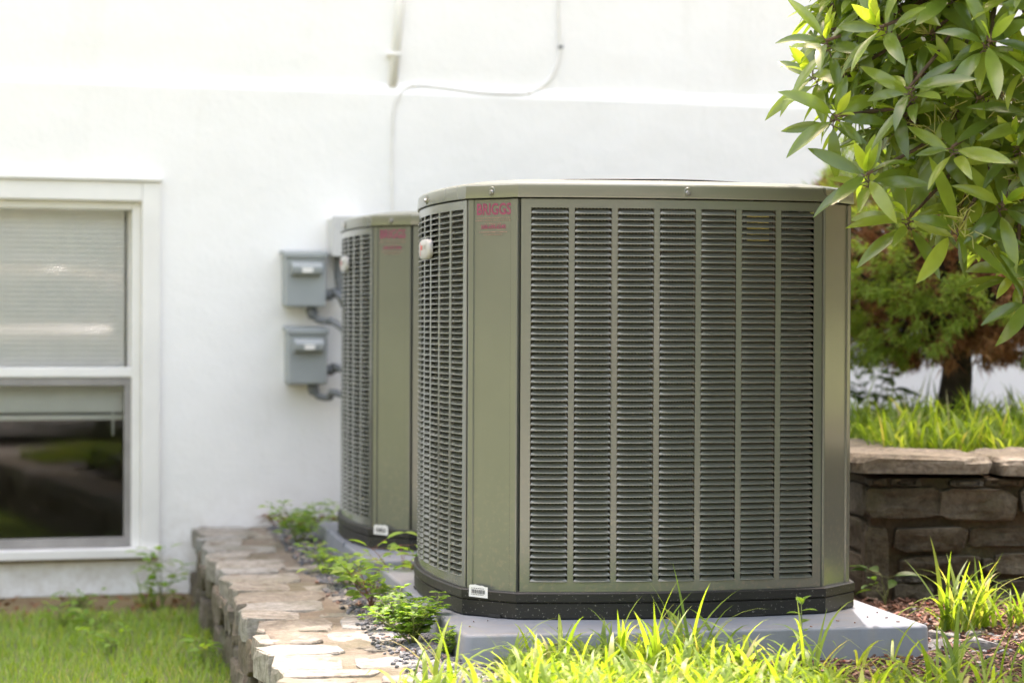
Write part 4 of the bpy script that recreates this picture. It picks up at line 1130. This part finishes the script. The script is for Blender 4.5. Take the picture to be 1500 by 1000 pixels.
leafy_weed('slender_weed', G(512, 862), 0.085, 9, 'leafy weed in the gravel along the far pad corner', False, 0.028, 0.09, 'weed', seed=6, per=10)
leafy_weed('slender_weed', G(478, 838), 0.07, 8, 'leafy weed in the gravel along the middle of the far pad side', False, 0.026, 0.08, 'weed', seed=7, per=9)
leafy_weed('bushy_weed', G(438, 800), 0.13, 12, 'bushy weed at the back corner of the far pad by the wall', False, 0.030, 0.11, 'weed', seed=8, per=10)
leafy_weed('bushy_weed', G(470, 782), 0.11, 8, 'leafy weed growing against the wall behind the far pad', False, 0.028, 0.10, 'weed', seed=9, per=9)
p = at_z(238, 893, LAWN_Z); leafy_weed('tall_weed', p, 0.19, 6, 'tall leafy weed against the house beside the stone edging end', False, 0.042, 0.07, 'weed', seed=10, per=9)
p = at_z(120, 892, LAWN_Z); leafy_weed('low_weed', p, 0.06, 6, 'low weed at the house foot under the middle of the window', False, 0.026, 0.06, 'weed', seed=12, per=6)
for k, (x, y, lb) in enumerate(((95, 918, 'pale clover-like weed in the lawn nearest the house foot'), (140, 925, 'broad pale weed rosette in the lawn below the window corner'), (300, 975, 'large round-leaved weed in the lawn touching the stone edging'), (165, 958, 'small pale weed in the open middle of the lawn'))):
    leafy_weed('lawn_weed', at_z(x, y, LAWN_Z), 0.07, 5, lb, False, 0.036, 0.05, 'weed', 'weeds in the lawn', seed=20 + k, per=4)
leafy_weed('wall_weed', at_z(1297, 885, 0.0), 0.085, 3, 'small broad-leaved weed at the foot of the fieldstone wall', False, 0.045, 0.05, 'weed_dark', seed=30, per=3)
# sprout with oval leaves in front of the pad
r = random.Random(44); p0 = at_z(1172, 968, 0.0)
sp = empty('seedling', p0, 0, 'single upright seedling with oval leaves in front of the pad', 'plant')
mb = MB(); mb.tube([(0, 0, -0.01), (0.003, 0, 0.05), (0.002, 0, 0.125)], [0.0018, 0.0016, 0.001], 6); mb.build('stem', M['stem'], sp)
for k, (z, L_) in enumerate(((0.03, 0.03), (0.045, 0.034), (0.065, 0.036), (0.08, 0.036), (0.098, 0.034), (0.105, 0.036), (0.118, 0.03), (0.122, 0.028), (0.125, 0.024))):
    a = k * 2.4; d = Vector((cos(a), sin(a), 0.35 if z < .11 else .9))
    v_, f_ = leaf_verts(L_, L_ * .62, 5, .2, .5, 0.9); B = Matrix.Translation((0.003, 0, z)) @ basis(d)
    mb = MB(); mb.add([B @ x_ for x_ in v_], f_, True); mb.build('leaf', M['weed'], sp)
# grass tufts that stand alone
def tuft(base, n, L, label, seed, w=(0.006, 0.0125)):
    r = random.Random(seed); mb = MB()
    for k in range(n):
        q = Vector((r.gauss(0, .022), r.gauss(0, .02), -0.005))
        blade(mb, q, r.uniform(0, 6.3), r.uniform(*L), r.uniform(*w), r.uniform(.05, .8), r.uniform(.4, 2.8), 9, r.uniform(-.9, .9))
    root = empty('grass_tuft', base, 0, label, 'grass', 'grass tufts standing in the mulch')
    mb.build('blades', M['grass'], root, kind='stuff'); return root
tuft(at_z(1398, 920, 0), 46, (0.10, 0.24), 'tall grass tuft in the mulch right of the pad corner', 51)
tuft(at_z(1440, 915, 0), 34, (0.08, 0.20), 'grass tuft standing right beside the tall tuft before the fieldstone wall', 52)
tuft(at_z(1490, 912, 0), 20, (0.06, 0.14), 'short sparse grass tuft in front of the fieldstone wall', 53)
tuft(at_z(218, 893, LAWN_Z), 22, (0.08, 0.18), 'soft grass tuft at the stone edging end by the house', 54, (0.004, 0.008))
# dry leaf litter by the wall behind the slabs
mb = MB(); r = random.Random(61)
for _ in range(60):
    p = T(r.uniform(0.24, 0.50), r.uniform(-0.02, 0.10), 0.02 + r.uniform(0, .02)); v_, f_ = leaf_verts(r.uniform(.03, .06), r.uniform(.012, .025), 4, .4, .9)
    B = Matrix.Translation(p) @ basis(Vector((r.uniform(-1, 1), r.uniform(-1, 1), r.uniform(-.2, .4)))); mb.add([B @ x_ for x_ in v_], f_, True)
for _ in range(90):
    p = Wp(r.uniform(-2.5, -1.15), r.uniform(0.02, 0.42), LAWN_Z + 0.015 + r.uniform(0, .01)); v_, f_ = leaf_verts(r.uniform(.025, .055), r.uniform(.012, .025), 4, .4, .9)
    B = Matrix.Translation(p) @ basis(Vector((r.uniform(-1, 1), r.uniform(-1, 1), r.uniform(-.1, .2)))); mb.add([B @ x_ for x_ in v_], f_, True)
tag(mb.build('leaf_litter', M['dry_leaf'], kind='stuff'), 'reddish dry leaves drifted along the foot of the house wall', 'leaves')

# ------------------------------------------------------------------ rhododendron
rr_ = random.Random(71)
RC = Vector((1.335, 5.02, 1.51)); RR = Vector((0.65, 0.46, 0.63)); RB = Vector((1.62, 5.40, -0.01))
rho = empty('rhododendron', RB, 0, 'glossy broad-leaved evergreen shrub overhanging the corner of the nearer pad', 'shrub')
trunk = MB(); twigs = MB()
fork = Vector((1.50, 5.25, 0.80))
trunk.tube([RB - RB + Vector((0, 0, -0.03)), (fork - RB) * 0.5 + Vector((0.03, 0, 0.02)), fork - RB], [0.045, 0.038, 0.032], 10)
nodes = []
for (dx, dy, dz) in ((-0.42, -0.2, 0.0), (-0.1, -0.3, 0.1), (0.25, -0.2, 0.1), (-0.35, 0.05, 0.3), (0.1, 0.2, 0.35), (-0.2, -0.2, 0.5), (0.3, -0.3, -0.15), (-0.3, -0.05, -0.3)):
    n_ = RC + Vector((dx, dy, dz)) * 0.75; nodes.append(n_)
    mid = fork.lerp(n_, .5) + Vector((rr_.gauss(0, .03), rr_.gauss(0, .03), -0.03))
    trunk.tube([p - RB for p in catmull([fork, mid, n_], 5)], [0.022 - 0.0012 * i for i in range(11)], 8)
whorls = []
def sup(d): return (abs(d.x) ** 2.6 + abs(d.y) ** 2.2 + abs(d.z) ** 2.4) ** (-1 / 2.4)
whorls += [(at_y(px_, py_, Y_), Vector((dx_, -0.8, -.1)).normalized()) for px_, py_, Y_, dx_ in ((1488, 395, 4.75, -.3), (1515, 430, 4.7, 0.1), (1210, 60, 4.8, -.8), (1225, 170, 4.75, -.7), (1270, 255, 4.7, -.5), (1395, 215, 4.6, -.1), (1330, 130, 4.6, -.3), (1450, 60, 4.58, 0), (1290, 40, 4.65, -.5), (1330, 320, 4.75, -.2), (1405, 335, 4.7, 0), (1470, 300, 4.7, .1), (1190, 110, 4.95, -.9))]
tries = 0
while len(whorls) < 260 and tries < 20000:
    tries += 1
    d = Vector((rr_.gauss(0, 1), rr_.gauss(0, 1), rr_.gauss(0, 1))).normalized()
    if d.y > 0.55: continue
    k = sup(d) * rr_.choice((1.0, 1.0, 1.0, 1.0, 0.8)) * rr_.uniform(.93, 1.03)
    p = RC + Vector((d.x * RR.x, d.y * RR.y, d.z * RR.z)) * k
    x, y = to_px(p)
    if x > 1720 or y < -260: continue
    if min([(p - q).length for q, _ in whorls] or [9]) < 0.067: continue
    whorls.append((p, d))
variants = []
for (L_, w_, fo, cu, sh) in ((.130, .031, .30, .35, .95), (.120, .029, .4, .55, .9), (.138, .033, .25, .2, .95), (.105, .027, .4, .9, .9), (.125, .030, .2, 1.0, .92), (.080, .023, .3, .3, .9)):
    v_, f_ = leaf_verts(L_, w_, 8, fo, cu, sh); variants.append((v_, f_))
cand = []; newl = []
seeds = MB()
for (p, d) in whorls:
    ax = (d * 0.75 + Vector((0, -0.15, 0.75)) + Vector((rr_.gauss(0, .22), rr_.gauss(0, .22), rr_.gauss(0, .15)))).normalized()
    o1 = ax.orthogonal().normalized(); o2 = ax.cross(o1)
    nn_ = min(nodes, key=lambda q: (q - p).length)
    twigs.tube([q - RB for q in catmull([nn_, nn_.lerp(p, .55) + Vector((0, 0, -.03)), p], 3)], [0.007, 0.006, 0.005, 0.0045, 0.004, 0.004, 0.0035], 5)
    n = rr_.randint(8, 12); ph = rr_.uniform(0, 6.3); sc_ = rr_.uniform(.82, 1.12)
    new = rr_.random() < 0.45
    for k in range(n):
        a = ph + 2.4 * k; tilt = rr_.uniform(0.9, 1.75) if not new or k > 4 else rr_.uniform(.9, 1.4)
        dr = ax * cos(tilt) + (o1 * cos(a) + o2 * sin(a)) * sin(tilt)
        q = p - ax * (0.004 * k) + dr * 0.014
        B = Matrix.Translation(q - RB) @ basis(dr, ax, rr_.uniform(-.35, .35)) @ Matrix.Scale(sc_ * rr_.uniform(.8, 1.1), 4)
        x, y = to_px(q + dr * .06)
        cand.append((q.y, x, y, rr_.randrange(len(variants)), B, d))
        # petiole
        twigs.tube([p - ax * (0.004 * k) - RB, q - RB], 0.0016, 4, False)
    if new:
        for k in range(rr_.randint(3, 5)):
            a = rr_.uniform(0, 6.3); tilt = rr_.uniform(.1, .65)
            dr = ax * cos(tilt) + (o1 * cos(a) + o2 * sin(a)) * sin(tilt)
            newl.append(Matrix.Translation(p + dr * .008 - RB) @ basis(dr, ax, rr_.uniform(-.4, .4)) @ Matrix.Scale(rr_.uniform(.5, .75), 4))
    elif rr_.random() < 0.5:
        for k in range(11):
            a = rr_.uniform(0, 6.3); tilt = rr_.uniform(.2, 1.0); dr = ax * cos(tilt) + (o1 * cos(a) + o2 * sin(a)) * sin(tilt)
            q0 = p - RB; wv = Vector((rr_.gauss(0, .008), rr_.gauss(0, .008), rr_.gauss(0, .008))); seeds.tube([q0, q0 + dr * .03 + wv, q0 + dr * .055 - wv, q0 + dr * .075 + wv + Vector((0, 0, -.012))], [.0014, .0013, .0012, .0010], 4, False)
trunk.build('trunk', M['bark'], rho); twigs.build('twigs', M['bark'], rho, kind='stuff')
seeds.build('old_flower_stalks', M['stalk'], rho, kind='stuff')
def inframe(c): return -20 < c[2] < 520 and 1130 < c[1] < 1520
def front(B):                        # new leaves: position, in frame or not
    q = B.translation + RB; x, y = to_px(q); return inframe((0, x, y)), q.y
newl.sort(key=lambda B: (not front(B)[0], front(B)[1])); NEWN = min(90, sum(front(B)[0] for B in newl))
vis = sorted([c for c in cand if inframe(c)], key=lambda c: c[0]); rest = [c for c in cand if not inframe(c)] + vis[300 - NEWN:]
vis = vis[:300 - NEWN]
vm = []
for v_, f_ in variants:
    mb = MB(); mb.add(v_, f_, True); me = mb.mesh('leaf'); me.materials.append(M['leaf']); vm.append(me)
mb = MB(); v_, f_ = leaf_verts(.105, .033, 7, .3, .25, .95); mb.add(v_, f_, True); nm = mb.mesh('leaf'); nm.materials.append(M['leaf_new'])
for c in vis:
    ob = bpy.data.objects.new('leaf', vm[c[3]]); COL.objects.link(ob); ob.parent = rho; ob.matrix_local = c[4]
for B in newl[:NEWN]:
    ob = bpy.data.objects.new('leaf', nm); COL.objects.link(ob); ob.parent = rho; ob.matrix_local = B
mb = MB()
for c in rest:
    v_, f_ = variants[c[3]]; mb.add([c[4] @ x_ for x_ in v_], f_, True)
mb.build('leaves_behind', M['leaf_rest'], rho, kind='stuff')
mb = MB(); v_, f_ = leaf_verts(.105, .033, 7, .3, .25, .95)
for B in newl[NEWN:]: mb.add([B @ x_ for x_ in v_], f_, True)
mb.build('new_leaves_behind', M['leaf_new'], rho, kind='stuff')

# ------------------------------------------------------------------ conifer
rc = random.Random(81)
CB = at_y(1392, 600, 7.25); CB.z = BEDZ
con = empty('dwarf_conifer', CB, 0, 'rounded dwarf conifer with browned inner needles in the raised bed', 'tree')
mb = MB(); mb.tube([(0, 0, -.03), (0.005, 0, .08), (0.02, 0, .22), (0.03, 0.02, .42), (0.03, 0.02, .6)], [.075, .056, .048, .034, .02], 12); mb.build('trunk', M['dark_bark'], con)
br = MB(); green = MB(); brown = MB()
CC = Vector((0.04, 0, 0.60)); CR = Vector((0.56, 0.44, 0.40))
def spray(mb, p, d, n, L, w):
    for _ in range(n):
        dd = (d + Vector((rc.gauss(0, .65), rc.gauss(0, .65), rc.gauss(0, .65)))).normalized(); q = p + Vector((rc.gauss(0, .014), rc.gauss(0, .014), rc.gauss(0, .011)))
        s_ = dd.orthogonal().normalized(); s_ = Matrix.Rotation(rc.uniform(0, 6.3), 3, dd) @ s_
        l_ = L * rc.uniform(.6, 1.2); mb.add([q - s_ * w, q + s_ * w, q + dd * l_], [(0, 1, 2)])
for k in range(1900):
    d = Vector((rc.gauss(0, 1), rc.gauss(0, 1), rc.gauss(0, 1))).normalized()
    lump = 1 + 0.20 * noise.noise(d * 2.6 + Vector((3, 1, 7)))
    rad = rc.choice((1.0, .97, .9, .78, .62)) * lump
    p = CC + Vector((d.x * CR.x, d.y * CR.y, d.z * CR.z)) * rad
    if p.z < 0.26: continue
    if k % 4 == 0:
        st_ = Vector((0.03, 0.02, .35 + .25 * rc.random())); br.tube([st_, st_.lerp(p, .6) + Vector((0, 0, -.03)), p], [.008, .005, .002], 5, False)
    g = noise.noise(p * 4.2 + Vector((9, 2, 1))) + 0.55 * (rad - 0.85) / .2 * .5 - 0.35 * d.x * 0.6
    if d.x < -0.35 and rad > .85: g += .35
    (spray(green, p, d, 52, .036, .0026) if g > 0.31 else spray(brown, p, d, 40, .042, .0024))
br.build('branches', M['dark_bark'], con); green.build('green_foliage', M['needle_green'], con, kind='stuff'); brown.build('brown_foliage', M['needle_brown'], con, kind='stuff')
con_weed = leafy_weed('broadleaf_plant', Vector((at_y(1290, 600, 7.5).x, 7.5, BEDZ)), 0.28, 9, 'dark broad-leaved plant under the conifer against the white wall', False, 0.06, 0.16, 'weed_dark', 'weeds in the raised bed', seed=90, per=7)

# ------------------------------------------------------------------ added pale drive and parked car behind the viewpoint (mirrored in the window and the enamel)
mb = MB()
for (y0_, y1_) in ((2.3, -4.9), (-4.904, -11.0)):
    a = PSI
    q = [Vector((-14, y0_)), Vector((16, y0_)), Vector((16, y1_)), Vector((-14, y1_))]
    mb.add([(p.x * cos(a) - p.y * sin(a), p.x * sin(a) + p.y * cos(a), LAWN_Z + 0.004) for p in q], [(3, 2, 1, 0)])
mb.build('bounce_driveway', M['concrete'], kind='structure')  # pale concrete added out of view to bounce light onto wall and cabinets
M['car_paint'] = simple('dark_grey_car_paint', (0.045, 0.045, 0.048), 0.25, 0.3, var=0.03, coat=1.0)
M['chrome'] = simple('chrome_trim', (0.6, 0.6, 0.6), 0.12, 1.0, var=0.02)
M['car_glass'] = simple('dark_car_glass', (0.02, 0.022, 0.024), 0.05, var=0.02, spec=0.8)
M['tyre'] = simple('tyre_rubber', (0.02, 0.02, 0.02), 0.8)
car = empty('parked_car', (2.3, -1.9, LAWN_Z + 0.004), PSI, 'dark grey car parked on pale concrete, seen mirrored in the window', 'car')
def half(prof, x, w0):
    pts = [(w * w0, z) for w, z in prof]; ringp = [Vector((x, -w, z)) for w, z in pts] + [Vector((x, w, z)) for w, z in reversed(pts)]
    return ringp
st_ = [(-2.25, .62, .45, .70), (-2.15, .80, .30, .82), (-1.7, .88, .22, .90), (-0.9, .90, .20, .95), (0, .90, .20, .95), (0.8, .90, .20, .96), (1.6, .87, .22, .93), (2.1, .80, .30, .86), (2.22, .66, .45, .74)]
mb = MB(); rings = []
for x, w, zl, zt in st_:
    rings.append(half([(.80, zl), (.97, zl + .08), (1.0, zl + .25 * (zt - zl) + .05), (1.0, zl + .6 * (zt - zl)), (.95, zt - .06), (.80, zt)], x, w))
mb.loft(rings); mb.add(rings[0], [tuple(range(12))[::-1]]); mb.add(rings[-1], [tuple(range(12))]); mb.build('body', M['car_paint'], car)
mb = MB(); rings = []
for x, w, zt in ((-1.75, .70, .94), (-1.15, .66, 1.32), (-0.5, .64, 1.42), (0.2, .64, 1.42), (0.75, .66, 1.30), (1.35, .72, .95)):
    rings.append(half([(1.15, .90), (1.08, .90 + .5 * (zt - .90)), (1.0, zt - .03), (.85, zt)], x, w))
mb.loft(rings); cg = mb.build('cabin_glass', M['car_glass'], car)
mb = MB()
mb.loft([half([(1.03, zt - .055), (1.02, zt - .02), (.85, zt + .012), (.2, zt + .02)], x, w) for x, w, zt in ((-1.2, .66, 1.30), (-0.5, .64, 1.42), (0.2, .64, 1.42), (0.8, .66, 1.29))]); mb.build('roof', M['car_paint'], car)
for sx in (-1.42, 1.38):
    for sy in (-1, 1):
        mb = MB(); ys = [sy * .70, sy * .72, sy * .88, sy * .905]
        mb.tube([(sx, y_, .32) for y_ in ys], [.30, .32, .32, .29], 28); wh = mb.build('wheel', M['tyre'], car)
        mb = MB(); mb.tube([(sx, sy * .89, .32), (sx, sy * .915, .32)], [.21, .19], 20); mb.build('rim', M['chrome'], wh)
for sy in (-1, 1):
    mb = MB(); mb.box(-1.9, 1.9, sy * .905 - .012, sy * .905 + .012, .555, .60); mb.build('side_trim', M['chrome'], car, bevel=.006)
    mb = MB(); mb.box(-1.15, 0.75, sy * .745 - .01, sy * .745 + .01, .935, .955); mb.build('window_trim', M['chrome'], car)
    for x in (2.10, -2.13):
        mb = MB(); mb.box(x - .1, x + .1, sy * .62 - .12, sy * .62 + .12, .62, .74); mb.build('lamp', M['chrome'], car, bevel=.03)
    mb = MB(); mb.box(.45, .60, sy * .93 - .07, sy * .93 + .07, .96, 1.06); mb.build('wing_mirror', M['car_paint'], car, bevel=.03)

# evergreen hedge added outside the view; its reflection darkens the right half of the cabinet front
hd = empty('added_hedge', (4.0, 0.2, LAWN_Z), 0, 'dark evergreen hedge added out of view to darken the cabinet reflections', 'hedge')
rh = random.Random(99); mb = MB(); core = MB()
A_ = Vector((-0.5, -4.2, 0)); B_ = Vector((0.4, 4.2, 0)); ax_ = (B_ - A_); nx_ = Vector((ax_.y, -ax_.x, 0)).normalized()
for _ in range(9000):
    t = rh.random(); hgt = rh.uniform(0.05, 3.1); off = rh.choice((-1, 1)) * (0.5 + rh.gauss(0, .09)) if hgt < 2.85 else rh.uniform(-.5, .5)
    p = A_ + ax_ * t + nx_ * (off + 0.12 * noise.noise((t * 9, hgt * 1.5, 1))) + Vector((0, 0, hgt))
    v_, f_ = leaf_verts(rh.uniform(.07, .13), .05, 2, .3, .4)
    Bm = Matrix.Translation(p) @ basis(Vector((rh.gauss(0, 1), rh.gauss(0, 1), rh.gauss(0, .6)))); mb.add([Bm @ x_ for x_ in v_], f_, True)
mb.build('foliage', M['weed_dark'], hd, kind='stuff')
for k in range(12):
    p = A_ + ax_ * ((k + .5) / 12); core = MB(); core.tube([p + Vector((0, 0, -.05)), p + Vector((rh.gauss(0, .03), 0, 1.2)), p + Vector((rh.gauss(0, .06), 0, 2.7))], [.05, .04, .015], 8); core.build('stem', M['dark_bark'], hd)
core = MB()
vs_ = []
for z in (0.1, 2.85):
    for sgn in (-1, 1): vs_ += [A_ + nx_ * sgn * .38 + Vector((0, 0, z)), B_ + nx_ * sgn * .38 + Vector((0, 0, z))]
core.add(vs_, [(0, 1, 5, 4), (2, 6, 7, 3), (4, 5, 7, 6), (0, 4, 6, 2), (1, 3, 7, 5)]); core.build('inner_foliage', M['weed_dark'], hd, kind='stuff')
